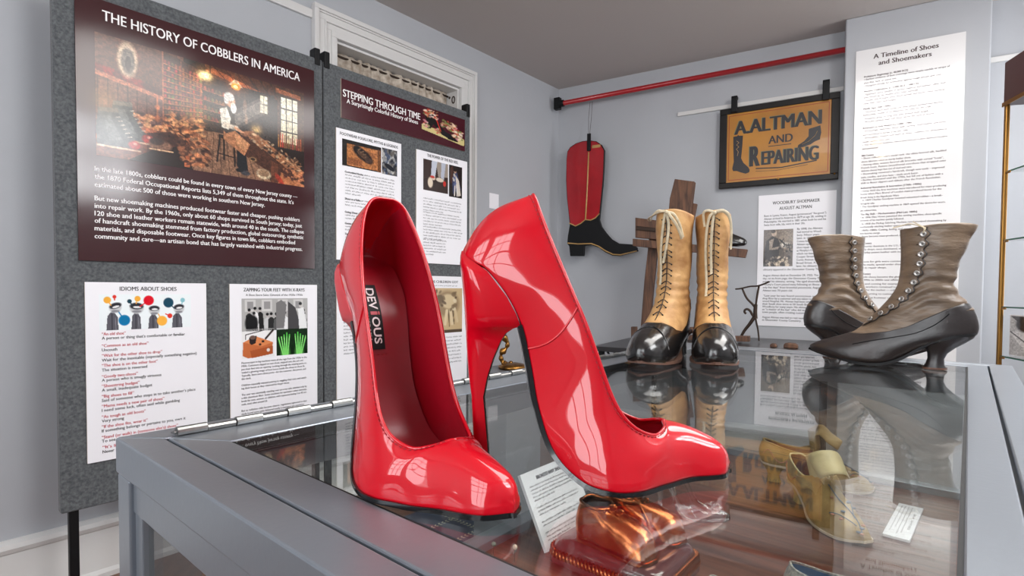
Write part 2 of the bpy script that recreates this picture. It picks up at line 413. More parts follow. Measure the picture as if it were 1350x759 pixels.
# pier
mb = MB().box(1.85, 2.475, -.16, 0, 0, CEIL)
o = mb.build('wall_pier', m_wall, None, bevel=.008, bseg=3); o.location = (FB.P.x, FB.P.y, 0); o.rotation_euler = (0, 0, FB.rz); struct(o)
def strip(name, fr, x0, x1, z0, z1, t, m=m_white, bevel=.003):
    o = MB().box(0, x1-x0, -t, 0, 0, z1-z0).build(name, m, None, bevel=bevel); o.location = fr.w(x0, 0, z0); o.rotation_euler = (0, 0, fr.rz); return struct(o)
z = FB.loc(1000, 135)[1]
strip('trim_1', FB, FB.loc(894, 150)[0], 1.85, z-.012, z+.014, .014)
strip('trim_2', FB, 2.475, 3.4, FB.loc(1320, 78)[1]-.014, FB.loc(1320, 78)[1]+.014, .014)
zt = FL.loc(409, 23)[1]
strip('trim_3', FL, -LW, wx0, zt-.005, zt+.035, .016)
# baseboard with its cap
def baseboard(name, fr, x0, x1):
    prof = [(0, 0), (-.034, 0), (-.034, .018), (-.022, .03), (-.018, .175), (-.024, .18), (-.030, .195), (-.026, .21), (-.010, .218), (0, .22)]
    mb = MB(); n = len(prof)
    mb.v = [(0, y, z) for y, z in prof]+[(x1-x0, y, z) for y, z in prof]
    for i in range(n): mb.f.append((i, (i+1) % n, n+(i+1) % n, n+i))
    mb.f += [tuple(reversed(range(n))), tuple(range(n, 2*n))]; mb.mi = [0]*len(mb.f)
    o = mb.build(name, m_white); o.location = fr.w(x0, 0, 0); o.rotation_euler = (0, 0, fr.rz); return struct(o)
baseboard('baseboard_left', FL, -LW, 0); baseboard('baseboard_back', FB, 0, 1.85)
# window behind the boards: casing, deep head and jambs
e = thing('window_1', None, None, FL.w(wx0, 0, .95-.1), FL.rz, kind='structure'); W = wx1-wx0; Hh = wtop-.85
def casing(mb, d0, d1, y0):
    mb.box(d0, W-d0, y0, 0, Hh-d1, Hh-d0); mb.box(d0, d1, y0, 0, 0, Hh-d1); mb.box(W-d1, W-d0, y0, 0, 0, Hh-d1)
mb = MB()
for d0, d1, y0 in ((0, .022, -.038), (.022, .030, -.030), (.030, .058, -.024), (.058, .066, -.030), (.066, .095, -.020), (.095, tw, -.026)): casing(mb, d0, d1, y0)
mb.build('window_casing', m_white, e, bevel=.0025)
mb = MB().box(tw, W-tw, -.002, .155, Hh-tw-.014, Hh-tw-.002).box(tw+.002, tw+.012, -.002, .155, .1, Hh-tw-.014).box(W-tw-.012, W-tw-.002, -.002, .155, .1, Hh-tw-.014).box(0, W, -.05, .155, .07, .1)
mb.build('window_jamb', m_white, e)
mb = MB().add([(tw, .15, .1), (W-tw, .15, .1), (W-tw, .15, Hh-tw), (tw, .15, Hh-tw)], [(0, 1, 2, 3)]); mb.build('window_sash', m_white, e)
# the gathered curtain on its rod
zc = Hh-tw-.034
e = thing('gathered_curtain', 'cream patterned curtain gathered on a thin rod inside the window head', 'curtain', FL.w(wx0, 0, .85), FL.rz)
P = []
for i in range(360):
    x = tw+.012+(W-2*tw-.03)*i/359; a = x*95+1.5*math.sin(x*17)
    col = []
    for j in range(24):
        zz = zc+.02-(zc-.15)*j/23; amp = .006+.006*min(1, j/3.)
        col.append((x, .085+amp*math.sin(a+.5*math.sin(j*.7+x*9)), zz+(.006*math.sin(a*1.3) if j == 0 else 0)))
    P.append(col)
m_curt = mat('lace_curtain', rgb(212, 200, 186), .9, bump=.003, bscale=60, c2=rgb(150, 134, 118), vscale=34, detail=6)
MB().grid(P, flip=True).build('curtain_cloth', m_curt, e, smooth=True)
MB().tube([(tw+.002, .085, zc), (W-tw-.002, .085, zc)], .006).build('curtain_rod', m_iron, e)
MB().tube([(W-tw-.012, .035+.012*math.cos(t), zc-.03+.02*math.sin(t)) for t in [2*PI*i/16 for i in range(16)]], .004, closed=True).lathe([(0, 0), (.008, 0), (.008, .012), (0, .012)], c=(W-tw-.014, .07, zc-.01), ax='x').build('rod_bracket', m_iron, e, smooth=True)

# ceiling lights: two warm pendants and two tube panels
for i, (x, y, z, lb) in enumerate(((.80, .62, 2.36, 'small clear globe pendant with warm bulb, nearer the rear windows'), (1.02, 1.14, 2.36, 'small clear globe pendant with warm bulb, nearer the timeline poster'))):
    e = thing('pendant_lamp', lb, 'lamp', (x, y, z))
    MB().ball((0, 0, 0), .028, 14).build('bulb', m_bulb, e, smooth=True)
    MB().lathe([(0, .024), (.018, .024), (.02, .06), (.012, .075), (0, .076)]).build('socket', m_brass, e, smooth=True)
    MB().tube([(0, 0, .07), (0, 0, CEIL-z-.012)], .003).build('cord', m_black, e)
    MB().lathe([(0, CEIL-z-.02), (.04, CEIL-z-.018), (.05, CEIL-z-.001), (0, CEIL-z-.001)]).build('ceiling_rose', m_brass, e, smooth=True)
def ceiling_panel(c, d, w, h, lb):
    e = thing('ceiling_light', lb, 'lamp', (c.x, c.y, CEIL-.05), math.atan2(d.y, d.x))
    MB().box(-w/2-.02, w/2+.02, -h/2-.02, h/2+.02, .012, .049).build('housing', m_white, e, bevel=.004)
    MB().box(-w/2, w/2, -h/2, h/2, 0, .012).build('diffuser', m_tube, e)
def panel_for(fr, d, pxs, lb):
    n = perp(d); H_ = [ceil_hit(fr, x, y, CEIL-.05) for x, y in pxs]; a = [h.dot(d) for h in H_]; b = [h.dot(n) for h in H_]
    c = d*((min(a)+max(a))/2)+n*((min(b)+max(b))/2); print(lb, c, max(a)-min(a), max(b)-min(b)); ceiling_panel(c, d, max(a)-min(a), max(b)-min(b), lb)
panel_for(FC, W2, ((1132, 112), (1268, 92), (1126, 186), (1266, 176)), 'white ceiling light panel mirrored in the timeline poster')
panel_for(FPB, U1, ((100, 40), (152, 60), (100, 130), (160, 150)), 'small white ceiling light panel facing the cobbler poster')

# ------------------------------------------------------------------ boards, posters
class Board:
    def __init__(s, name, label, cat, fr, TL, TR, BL, m=m_paper, thick=.006, edge=None, group=None, bevel=0, base_y=0, zbot=None, part='board'):
        s.fr = fr; a, b, c = fr.loc(*TL), fr.loc(*TR), fr.loc(*BL)
        s.x0 = (a[0]+c[0])/2; s.x1 = b[0]; s.z1 = (a[1]+b[1])/2; s.z0 = zbot if zbot is not None else c[1]
        s.wd = s.x1-s.x0; s.h = s.z1-s.z0; s.t = thick
        s.e = thing(name, label, cat, fr.w(s.x0, base_y, s.z0), fr.rz, group)
        mb = MB().box(0, s.wd, -thick, 0, 0, s.h, 1)
        mb.mi[2] = 0
        s.b = mb.build(part, [m, edge or m_edge], s.e, bevel=bevel)
        s.T = {}
    def lp(s, x, y): a = s.fr.loc(x, y); return a[0]-s.x0, a[1]-s.z0
    def text(s, t, x, y, xr=None, px=5, key='k', bold=0.0, sx=1.0, res=2, zadd=0, xl=None):
        """baseline starts at pixel x,y and ends at pixel xr; px = capital height in pixels"""
        lx, lz = s.lp(x, y); hz = s.lp(x, y-px)[1]-lz
        w = s.lp(xr, y)[0]-lx if xr else None
        put_text(s.mb(key), t, lx, lz+zadd, hz/.72, w, bold=bold, sx=sx, y=-s.t-.0008, res=res)
    def mb(s, key):
        if key not in s.T: s.T[key] = MB()
        return s.T[key]
    def scrib(s, x, y, xr, px, key='g', seed=0):
        lx, lz = s.lp(x, y); hz = s.lp(x, y-px)[1]-lz; scribble(s.mb(key), lx, lz, s.lp(xr, y)[0]-lx, hz, y=-s.t-.0008, seed=seed)
    def para(s, x, y, xr, n, dy, px, key='g', seed=0, last=.5):
        lx, lz = s.lp(x, y); h = s.lp(x, y-px)[1]-lz; st = s.lp(x, y-dy)[1]-lz; w = s.lp(xr, y)[0]-lx
        for i in range(n): scribble(s.mb(key), lx, lz-i*st, w*(last if i == n-1 else 1-.06*random.random()), h, y=-s.t-.0008, seed=seed*31+i)
    def pic(s, cv, TL, BR, TR=None, name='picture'):
        a = s.lp(*TL); b = s.lp(*BR); z1 = a[1] if TR is None else (a[1]+s.lp(*TR)[1])/2
        return cv.mesh(name, a[0], b[0], b[1], z1, -s.t-.0006, s.e)
    def done(s):
        M_ = {'k': ('printed_text', m_ink), 'r': ('red_text', m_inkred), 'b': ('brown_text', m_inkbrown), 'g': ('small_print', m_inkgrey), 'w': ('white_text', m_inkwhite)}
        for k, mb in s.T.items(): mb.build(M_[k][0], M_[k][1], s.e)

# free-standing felt display board
bx0 = FPB.loc(76, 400)[0]; bxm = FPB.loc(428, 300)[0]; bx1 = FPB.loc(621, 200)[0]; bz1 = 2.077; bz0 = FPB.loc(78, 680)[1]
FD = FPB.off(-.03)
e = thing('display_board', 'tall grey felt display board of two panels standing before the window', 'display board', FD.w(bx0, 0, 0), FD.rz)
for a, b in ((0, bxm-bx0-.003), (bxm-bx0+.003, bx1-bx0)):
    MB().box(a, b, -.022, .018, bz0, bz1).build('felt_panel', m_felt, e, bevel=.006, bseg=3)
for x in (.035, bxm-bx0-.03, bxm-bx0+.03, bx1-bx0-.03):
    mb = MB().box(x-.013, x+.013, -.012, .014, 0, bz0).box(x-.018, x+.018, -.16, .16, 0, .018)
    mb.build('pole_leg', m_black, e, bevel=.002)
for x in (bxm-bx0-.028, bxm-bx0+.018, bx1-bx0-.016):
    mb = MB().box(x-.014, x+.014, -.026, .022, bz1-.03, bz1+.045); mb.build('corner_clip', m_black, e, bevel=.006)

FP = FPB.off(-.03+.0235)       # felt face
# --- the big cobbler poster
def pic_workshop():
    c = Canvas(330, 200, (34, 20, 16)); R = random.Random(3)
    c.poly([(0, 0), (.36, 0), (.36, .7), (0, .85)], (92, 56, 44))                      # plank wall at left
    for i in range(9): c.line(i*.038+.01, .3, i*.038+.012, .8, .0018, (52, 30, 24))
    for i in range(7): c.rect(i*.038+.012, .36, i*.038+.045, .8, (132-i*5, 88-i*3, 68), .5)
    c.poly([(0, .30), (.27, .40), (.27, .43), (0, .34)], (168, 104, 78))               # wall shelf
    for i in range(7): c.ell(.02+i*.038, .28+i*.013, .03, .03, (70+R.randrange(70), 36, 32), .9, .2, .3)
    c.ell(.125, .16, .04, .15, (196, 168, 140)); c.ell(.127, .17, .027, .11, (104, 92, 84)); c.ell(.127, .19, .012, .06, (60, 48, 44))
    c.poly([(.27, .0), (.46, .08), (.46, .55), (.27, .62)], (62, 36, 28))              # rack of lasts
    for j in range(11):
        y0, y1 = .1+j*.05, .16+j*.037; c.line(.27, y0, .45, y1, .0022, (176, 104, 70))
        for i in range(11): c.ell(.28+i*.016, y0+(y1-y0)*i/11-.018, .006, .016, (R.randrange(90, 190), R.randrange(50, 110), 56), .85)
    c.line(.27, .0, .27, .62, .003, (150, 86, 60)); c.line(.35, .05, .35, .6, .002, (140, 80, 56))
    c.poly([(.46, .0), (1, .0), (1, .18), (.46, .1)], (70, 38, 26)); c.poly([(.5, .02), (.8, .14), (.8, .17), (.46, .06)], (150, 78, 46))
    for i in range(8): c.line(.5+i*.06, 0, .6+i*.05, .16, .002, (40, 22, 16))
    c.rect(.45, .16, .62, .62, (46, 28, 22))
    for j in range(4):
        c.line(.45, .24+j*.09, .62, .27+j*.08, .003, (134, 78, 52))
        for i in range(9): c.ell(.46+i*.018, .225+j*.088+i*.003, .007, .02, (R.randrange(90, 170), R.randrange(50, 90), 46), .8)
    c.rect(.60, .12, .82, .66, (38, 26, 22)); c.ell(.66, .3, .01, .07, (96, 66, 50)); c.ell(.665, .42, .008, .05, (120, 80, 56))
    c.rect(.735, .13, .79, .34, (60, 44, 34)); c.rect(.742, .15, .782, .32, (232, 222, 190)); c.line(.762, .15, .762, .32, .0018, (60, 44, 34)); c.line(.74, .235, .785, .235, .0018, (60, 44, 34))
    c.poly([(.74, .18), (.79, .3), (.60, .56), (.55, .44)], (170, 160, 150), .30); c.poly([(.75, .2), (.78, .27), (.62, .50), (.58, .44)], (220, 212, 196), .22)
    c.rect(.84, .07, 1, .62, (72, 44, 32)); c.rect(.855, .1, .962, .58, (46, 34, 28))
    for i in range(3):
        for j in range(4): c.rect(.86+i*.035, .11+j*.118, .889+i*.035, .215+j*.118, (238-j*8, 230-j*10, 204-j*12))
    c.poly([(.83, .03), (.98, .05), (.98, .09), (.83, .075)], (150, 84, 52))
    for i in range(12): c.line(.845+i*.012, .48+R.random()*.04, .846+i*.012, .62, .0028, (R.randrange(120, 200), R.randrange(60, 110), 50))
    c.poly([(.36, .62), (.72, .6), (.8, 1), (.40, 1)], (128, 92, 70))                   # floor
    for i in range(9): c.line(.40+i*.045, 1, .44+i*.03, .62, .0016, (74, 50, 38))
    c.poly([(0, .78), (.34, .62), (.42, .64), (.12, 1), (0, 1)], (104, 54, 34)); c.poly([(0, .78), (.36, .60), (.38, .64), (0, .86)], (170, 92, 56))
    c.poly([(.36, .64), (.385, .64), (.385, .98), (.36, .98)], (176, 92, 54)); c.poly([(.2, .74), (.37, .66), (.37, .78), (.2, .9)], (60, 30, 22))
    c.clutter(.14, .58, .38, .70, 90, [(196, 128, 84), (120, 70, 46), (60, 34, 26), (220, 160, 110)], .014, seed=4)
    c.clutter(.30, .52, .46, .68, 110, [(190, 118, 74), (110, 64, 42), (54, 32, 26), (214, 150, 96)], .014, seed=5)
    c.clutter(.34, .66, .48, .95, 90, [(150, 90, 60), (80, 48, 36), (44, 26, 22), (206, 130, 84)], .018, seed=6)
    for dx, dy in ((.055, -.075), (0, 0)):
        c.poly([(.012+dx, .60+dy), (.085+dx, .585+dy), (.092+dx, .70+dy), (.125+dx, .80+dy), (.165+dx, .86+dy), (.17+dx, .90+dy), (.005+dx, .905+dy), (.0+dx, .78+dy)], (62, 62, 58))
        c.poly([(.012+dx, .60+dy), (.085+dx, .585+dy), (.088+dx, .62+dy), (.012+dx, .635+dy)], (98, 88, 76)); c.poly([(.03+dx, .66+dy), (.055+dx, .655+dy), (.10+dx, .84+dy), (.05+dx, .86+dy)], (104, 104, 98), .6)
        c.ell(.148+dx, .868+dy, .024, .036, (156, 36, 30)); c.ell(.152+dx, .855+dy, .008, .012, (226, 150, 130)); c.line(.005+dx, .912+dy, .172+dx, .912+dy, .0035, (206, 170, 140))
        for q in range(6): c.line(.078+dx+q*.009, .66+q*.03+dy, .092+dx+q*.009, .652+q*.03+dy, .0016, (190, 176, 156))
    c.ell(.255, .83, .05, .05, (120, 84, 66)); c.ell(.24, .80, .03, .03, (60, 40, 34)); c.line(.21, .87, .31, .87, .003, (210, 170, 130))
    c.ell(.245, .60, .012, .03, (150, 80, 50)); c.line(.245, .42, .245, .62, .004, (170, 96, 60)); c.ell(.245, .5, .01, .02, (190, 110, 70))
    c.line(.485, .0, .485, .1, .002, (30, 22, 18)); c.line(.612, .0, .612, .07, .003, (60, 44, 36)); c.poly([(.575, .13), (.65, .13), (.62, .07), (.605, .07)], (200, 170, 140)); c.ell(.612, .135, .024, .03, (255, 140, 40)); c.ell(.612, .135, .012, .016, (255, 226, 150))
    c.ell(.46, .11, .03, .04, (250, 232, 170), 1, .5); c.glow(.46, .11, .05, (160, 120, 60), .7); c.glow(.612, .13, .06, (120, 60, 20), .6); c.glow(.72, .50, .03, (200, 170, 100), .8)
    # bench and tools
    c.poly([(.64, .55), (.70, .52), (1, .84), (.97, .92)], (150, 96, 64)); c.poly([(.64, .56), (.97, .92), (.9, 1), (.66, .78)], (70, 40, 28)); c.poly([(.80, .78), (.84, .80), (.84, 1), (.80, 1)], (96, 54, 36))
    c.clutter(.68, .50, .98, .62, 120, [(214, 180, 140), (96, 66, 50), (50, 38, 34), (170, 120, 84)], .011, slope=.85, seed=8)
    c.poly([(.86, .88), (1, .98), (1, 1), (.84, 1)], (180, 112, 72)); c.clutter(.88, .84, 1, .95, 40, [(190, 120, 80), (120, 60, 44), (70, 40, 34)], .014, seed=9)
    c.ell(.76, .93, .04, .05, (206, 184, 150)); c.ell(.76, .92, .032, .035, (150, 116, 88)); c.ell(.70, .80, .02, .022, (160, 120, 80)); c.ell(.70, .80, .013, .013, (50, 34, 28)); c.ell(.85, .96, .014, .07, (150, 50, 34), 1, .2, -.6)
    # seated old man
    for a in ((.53, .64, .515, .88), (.60, .64, .605, .90), (.55, .64, .55, .85)): c.line(*a, .0045, (30, 20, 18))
    c.line(.52, .8, .605, .82, .003, (30, 20, 18)); c.rect(.525, .62, .61, .655, (36, 22, 18))
    c.poly([(.615, .72), (.655, .66), (.675, .92), (.63, .95), (.615, .88)], (24, 24, 28)); c.ell(.66, .95, .025, .022, (60, 58, 62)); c.ell(.63, .93, .02, .018, (20, 20, 24))
    c.poly([(.55, .56), (.60, .55), (.685, .66), (.655, .78), (.60, .72), (.55, .66)], (170, 112, 76)); c.poly([(.60, .58), (.68, .65), (.66, .74), (.62, .70)], (196, 138, 96))
    c.poly([(.53, .36), (.575, .33), (.605, .38), (.605, .56), (.56, .60), (.54, .55)], (60, 50, 44)); c.poly([(.53, .38), (.565, .35), (.585, .45), (.575, .56), (.54, .55)], (214, 204, 188))
    c.line(.56, .52, .615, .53, .014, (200, 184, 164)); c.line(.61, .53, .645, .56, .008, (204, 146, 110)); c.ell(.655, .575, .022, .014, (130, 84, 58))
    c.ell(.585, .285, .024, .055, (206, 150, 118)); c.ell(.578, .245, .026, .04, (232, 226, 216)); c.ell(.60, .345, .015, .05, (236, 230, 222)); c.ell(.564, .28, .012, .04, (226, 218, 208))
    c.noise(.35, 2); c.noise(.25, 5); return c
b = Board('cobbler_history_poster', 'large glossy maroon poster headed THE HISTORY OF COBBLERS IN AMERICA', 'poster', FP, (99, -7), (413, 91), (102, 343), m_maroon, .006, edge=mat('maroon_edge', rgb(70, 40, 40), .6))
b.text('THE HISTORY OF COBBLERS IN AMERICA', 134, 27, 394, 14, 'w', bold=.012, res=4)
L = [('In the late 1800s, cobblers could be found in every town of every New Jersey county —', 225, 391), ('the 1870 Federal Occupational Reports lists 5,349 of them throughout the state. It’s', 235.5, 386), ('estimated about 500 of those were working in southern New Jersey.', 246, 348),
 ('But new shoemaking machines produced footwear faster and cheaper, pushing cobblers', 264, 394), ('into repair work. By the 1960s, only about 60 shops survived in South Jersey; today, just', 274, 397), ('120 shoe and leather workers remain statewide, with around 40 in the south. The collapse', 284, 399.5), ('of handcraft shoemaking stemmed from factory production, global outsourcing, synthetic', 293.5, 399), ('materials, and disposable footwear. Once key figures in town life, cobblers embodied', 303.5, 388), ('community and care—an artisan bond that has largely vanished with industrial progress.', 314, 397.5)]
for t, y, xr in L: b.text(t, 124, y, xr, 6.6, 'w', bold=.02)
b.pic(pic_workshop(), (124, 48), (400, 247), TR=(400, 119)); b.done()

# --- idioms
def pic_idioms():
    c = Canvas(200, 76, (240, 246, 248))
    for x, w, top in ((.13, .065, .5), (.375, .055, .52), (.56, .06, .58), (.83, .065, .56)):
        c.poly([(x-w*.9, 1), (x-w*.7, top+.1), (x-w*.2, top), (x+w*.35, top), (x+w*.9, top+.14), (x+w*1.0, 1)], (92, 90, 98)); c.line(x, top+.05, x, 1, .006, (60, 58, 66)); c.line(x+w*.5, top+.15, x+w*.6, 1, .004, (130, 128, 136))
    for x, y, rx, rot in ((.165, .38, .062, -.25), (.385, .40, .072, .05), (.575, .47, .058, 0), (.855, .44, .06, -.1)):
        c.ell(x, y, rx, rx*2.2, (200, 200, 202), rot=rot); c.ell(x, y-.06, rx, rx*1.3, (50, 50, 56), rot=rot); c.ell(x+.005, y-.03, rx*.6, .03, (232, 232, 232), rot=rot); c.ell(x, y+.09, rx*.7, .035, (140, 140, 146))
    for x, y, r, co, tx, ty in ((.085, .16, .037, (246, 176, 66), .12, .3), (.157, .07, .02, (226, 58, 46), .158, .16), (.255, .73, .06, (20, 118, 170), .2, .5), (.31, .2, .024, (34, 66, 80), .335, .3), (.395, .13, .032, (246, 176, 66), .38, .26), (.515, .18, .056, (222, 20, 40), .42, .35),
                             (.66, .78, .057, (250, 180, 70), .62, .58), (.75, .64, .028, (226, 58, 46), .70, .58), (.735, .25, .058, (28, 72, 94), .80, .42), (.90, .18, .027, (140, 196, 206), .89, .3)):
        c.ell(x, y, r, r*2.5, co, 1, .08); c.line(x, y, tx, ty, .006, co)
    return c
b = Board('idioms_poster', 'white poster headed IDIOMS ABOUT SHOES with coloured speech bubbles', 'poster', FP, (112, 371), (271, 374), (114, 611))
idz = b.z0
b.text('IDIOMS ABOUT SHOES', 157, 383, 232, 5.6, bold=.015, res=3)
b.pic(pic_idioms(), (129.5, 388), (251, 430.5))
it = [('“An old shoe”', 442, 165), ('A person or thing that’s comfortable or familiar', 447.5, 243), ('“Common as an old shoe”', 457.5, 195), ('Uncouth', 463, 154), ('“Wait for the other shoe to drop”', 470.5, 213), ('Wait for the inevitable (especially something negative)', 476.5, 258.5), ('“The shoe is on the other foot”', 483.5, 207), ('The situation is reversed', 489.5, 193.5),
      ('“Goody two-shoes”', 498, 181), ('A person who is smugly virtuous', 503, 212), ('“Shoestring budget”', 510.5, 183.5), ('A small, inadequate budget', 516, 200), ('“Big shoes to fill”', 524, 176), ('Said of someone who steps in to take another’s place', 529.5, 257), ('“Mama needs a new pair of shoes”', 537, 216), ('I need some luck, often said while gambling', 542.5, 236.5),
      ('“As tough as old boots”', 551, 191.5), ('Very strong', 556.5, 163), ('“If the shoe fits, wear it”', 564, 194), ('If something belongs or pertains to you, own it', 569.5, 244), ('“Stand (or walk) in (someone else’s) shoes”', 578, 234), ('To see things from another point of view', 583, 236), ('“It’s like an old shoe”', 591, 190), ('Never too late to wear it again', 597, 215)]
for i, (t, y, xr) in enumerate(it[:22]): b.text(t, 133.5, y, xr, 4.1, 'r' if i % 2 == 0 else 'k', bold=.012 if i % 2 == 0 else 0)
b.text('“It’s like', 134.5, 591, 160, 4.1, 'r', bold=.012); b.text('Never', 134.5, 597, 150, 4.1, 'k')
b.done()

# --- x-ray poster
def pic_crowd(seed=2):
    c = Canvas(150, 70, (176, 174, 172)); R = random.Random(seed)
    for i in range(4): c.rect(.05+i*.24, .05, .2+i*.24, .4, (206, 204, 202)); c.rect(.08+i*.24, .1, .17+i*.24, .33, (150, 148, 148))
    for i in range(17):
        x = R.uniform(.02, .98); y = R.uniform(.3, .55); g = R.choice((30, 40, 60, 200, 230, 90)); c.poly([(x-.05, 1), (x-.045, y+.12), (x, y+.04), (x+.045, y+.12), (x+.06, 1)], (g, g, g)); c.ell(x, y, .02, .06, (190, 184, 180)); c.ell(x, y-.04, .022, .045, (24, 24, 26))
    c.poly([(.5, .15), (.58, .05), (.66, .2), (.62, .95), (.5, .95)], (120, 118, 118)); c.poly([(.68, .1), (.8, .3), (.9, 1), (.68, 1)], (70, 68, 70)); c.poly([(.84, .35), (.93, .3), (.99, 1), (.86, 1)], (236, 236, 236)); c.ell(.88, .24, .025, .07, (200, 196, 192)); c.ell(.88, .18, .026, .05, (26, 26, 28)); c.ell(.14, .75, .09, .25, (22, 22, 24)); return c
def pic_device():
    c = Canvas(90, 70, (238, 236, 236)); c.poly([(.05, .45), (.4, .25), (.95, .5), (.9, .85), (.2, 1), (.03, .9)], (196, 106, 60)); c.poly([(.05, .45), (.4, .25), (.95, .5), (.6, .62)], (220, 134, 82)); c.poly([(.25, .75), (.95, .62), (.95, .9), (.3, 1)], (170, 84, 44))
    c.poly([(.22, .3), (.45, .24), (.42, .5), (.3, .55), (.24, .5)], (44, 34, 34)); c.ell(.33, .30, .09, .07, (110, 84, 74)); c.line(.72, .36, .95, .08, .028, (50, 36, 34)); c.line(.12, .2, .62, .08, .012, (60, 50, 50)); c.line(.12, .2, .12, .35, .012, (60, 50, 50)); c.ell(.8, .76, .05, .06, (230, 220, 210)); c.rect(.6, .42, .68, .48, (40, 30, 30)); c.ell(.55, .55, .04, .04, (70, 40, 34)); return c
def pic_xray():
    c = Canvas(90, 70, (14, 40, 16))
    for m in (0, 1):
        for i in range(5):
            x0 = .28+(i-2)*.035; x1 = .2+(i-2)*.085; q = (lambda x: 1-x) if m else (lambda x: x)
            c.line(q(x0), 1, q(x1+.04), .16+.07*abs(i-3), .019, (90, 200, 80)); c.line(q(x0), 1, q(x1+.04), .3, .008, (170, 245, 150))
        c.ell(.72 if m else .28, .95, .13, .3, (130, 220, 110), .8, .4)
    return c
b = Board('xray_poster', 'white poster headed ZAPPING YOUR FEET WITH X-RAYS with a green x-ray picture', 'poster', FP, (302, 374), (417, 375.5), (303, 551), zbot=idz)
b.text('ZAPPING YOUR FEET WITH X-RAYS', 320, 384, 400.5, 4.8, bold=.02, res=3); b.text('A Shoe Store Sales Gimmick of the 1920s–1950s', 323, 390, 398, 2.8)
b.pic(pic_crowd(), (317.5, 393.5), (404.5, 432.5)); b.pic(pic_device(), (317.5, 434), (361, 469)); b.pic(pic_xray(), (363.5, 434), (404.5, 465))
z = ['Fluoroscopes in big machines were all the rage from the 1920s to the', '1950s. Customers slipped on new shoes, stepped onto the unit and', 'put their feet into an opening. Looking through the viewing ports re-', 'vealed a glowing image of foot bones inside the shoes to show fit.', 'Typically, there were three ports—for the customer, the parent, and', 'the clerk.', '', 'Children especially enjoyed peering in, wiggling their toes, and watch-', 'ing their bones as they returned for larger shoes.', '', 'The user was essentially standing over an x-ray tube shielded only by', 'a thin aluminum filter. Some machines let operators select intensity,', 'levels for men, women, or children, with exposures lasting 5 to 45 sec-', 'onds, most often around 20.', '', 'But as radiation risks became clearer, regulations tightened in that', 'study found some units delivered nearly 5 roentgens per second to', 'the feet, while the American Standards Association recommended no']
for i, t in enumerate(z):
    if t: b.text(t, 317.5, 479.5+i*4.2, 317.5+min(86, 86*len(t)/68.), 2.6)
b.done()

# --- banner and the four small posters on the right panel
def pic_flowershoe():
    c = Canvas(110, 84, (66, 12, 26)); c.poly([(0, .62), (.3, .66), (.95, .95), (1, .86), (.98, 1), (0, .8)], (206, 190, 130)); c.ell(.93, .86, .1, .14, (206, 190, 130))
    c.poly([(.03, .12), (.16, .05), (.3, .3), (.5, .62), (.78, .82), (.7, .92), (.45, .8), (.26, .5), (.2, .7), (.12, .72), (.1, .4)], (18, 14, 16)); c.poly([(.45, .62), (.8, .76), (.84, .92), (.6, .9)], (14, 12, 14)); c.line(.3, .2, .42, .65, .012, (200, 50, 40))
    cols = [(226, 190, 150), (206, 90, 60), (236, 210, 180), (190, 60, 50), (150, 120, 80), (240, 226, 206), (120, 130, 70), (214, 140, 150)]
    c.clutter(.05, .04, .35, .3, 40, cols, .035, seed=2); c.clutter(.45, .2, .8, .5, 60, cols, .04, slope=.3, seed=3); c.clutter(.7, .45, .95, .8, 40, cols, .04, seed=5); c.clutter(.02, .45, .18, .68, 18, cols, .035, seed=6); c.clutter(.3, .62, .42, .8, 16, cols, .03, seed=7)
    return c
b = Board('shoe_history_banner', 'narrow maroon banner reading STEPPING THROUGH TIME', 'banner', FP, (449, 105), (612, 157), (449, 155), m_maroon2)
b.text('STEPPING THROUGH TIME', 451, 127, 553, 10, 'w', bold=.02, res=4); b.text('A Surprisingly Colorful History of Shoes', 456, 136, 550, 6, 'w', bold=.02, res=3)
b.pic(pic_flowershoe(), (555, 140), (611, 193), TR=(611, 160)); b.done()
def pic_oldshoe():
    c = Canvas(100, 60, (40, 30, 26)); c.rect(.02, .1, .12, .95, (30, 24, 22)); c.rect(.12, .15, .9, .95, (176, 112, 66)); c.rect(.9, .05, 1, 1, (110, 70, 44)); c.rect(.14, .65, .5, .9, (140, 84, 50)); c.rect(.55, .3, .85, .5, (150, 94, 58)); c.rect(0, 0, 1, .12, (26, 22, 22))
    c.ell(.52, .45, .28, .2, (44, 32, 28), rot=.5); c.ell(.38, .3, .1, .14, (24, 18, 18), rot=.5); c.ell(.52, .47, .17, .1, (84, 60, 46), rot=.5)
    for i in range(4): c.line(.4+i*.06, .3+i*.08, .47+i*.06, .22+i*.09, .01, (110, 86, 66))
    c.ell(.66, .62, .09, .12, (70, 50, 42), rot=.5); c.noise(.4, 3); return c
def pic_fabric():
    c = Canvas(46, 60, (70, 70, 76)); c.clutter(0, 0, 1, 1, 120, [(150, 150, 150), (40, 42, 50), (200, 196, 190), (96, 90, 86), (70, 80, 104)], .11, seed=12); c.ell(.5, .7, .35, .09, (26, 28, 36), rot=.4); c.noise(.3, 2); return c
def pic_heels():
    c = Canvas(70, 70, (52, 34, 28)); c.rect(0, .62, 1, 1, (46, 28, 22)); c.poly([(.5, 0), (1, 0), (1, .45), (.6, .5)], (150, 138, 126)); c.poly([(.34, 0), (.56, 0), (.46, .55), (.3, .55)], (190, 194, 206)); c.poly([(.72, 0), (.9, 0), (.82, .55), (.7, .5)], (176, 180, 194))
    c.ell(.28, .72, .1, .17, (222, 206, 184)); c.ell(.4, .56, .08, .07, (212, 190, 170)); c.ell(.66, .58, .16, .07, (214, 200, 182)); c.ell(.85, .68, .06, .09, (190, 40, 30)); c.ell(.36, .53, .09, .04, (190, 50, 40)); return c
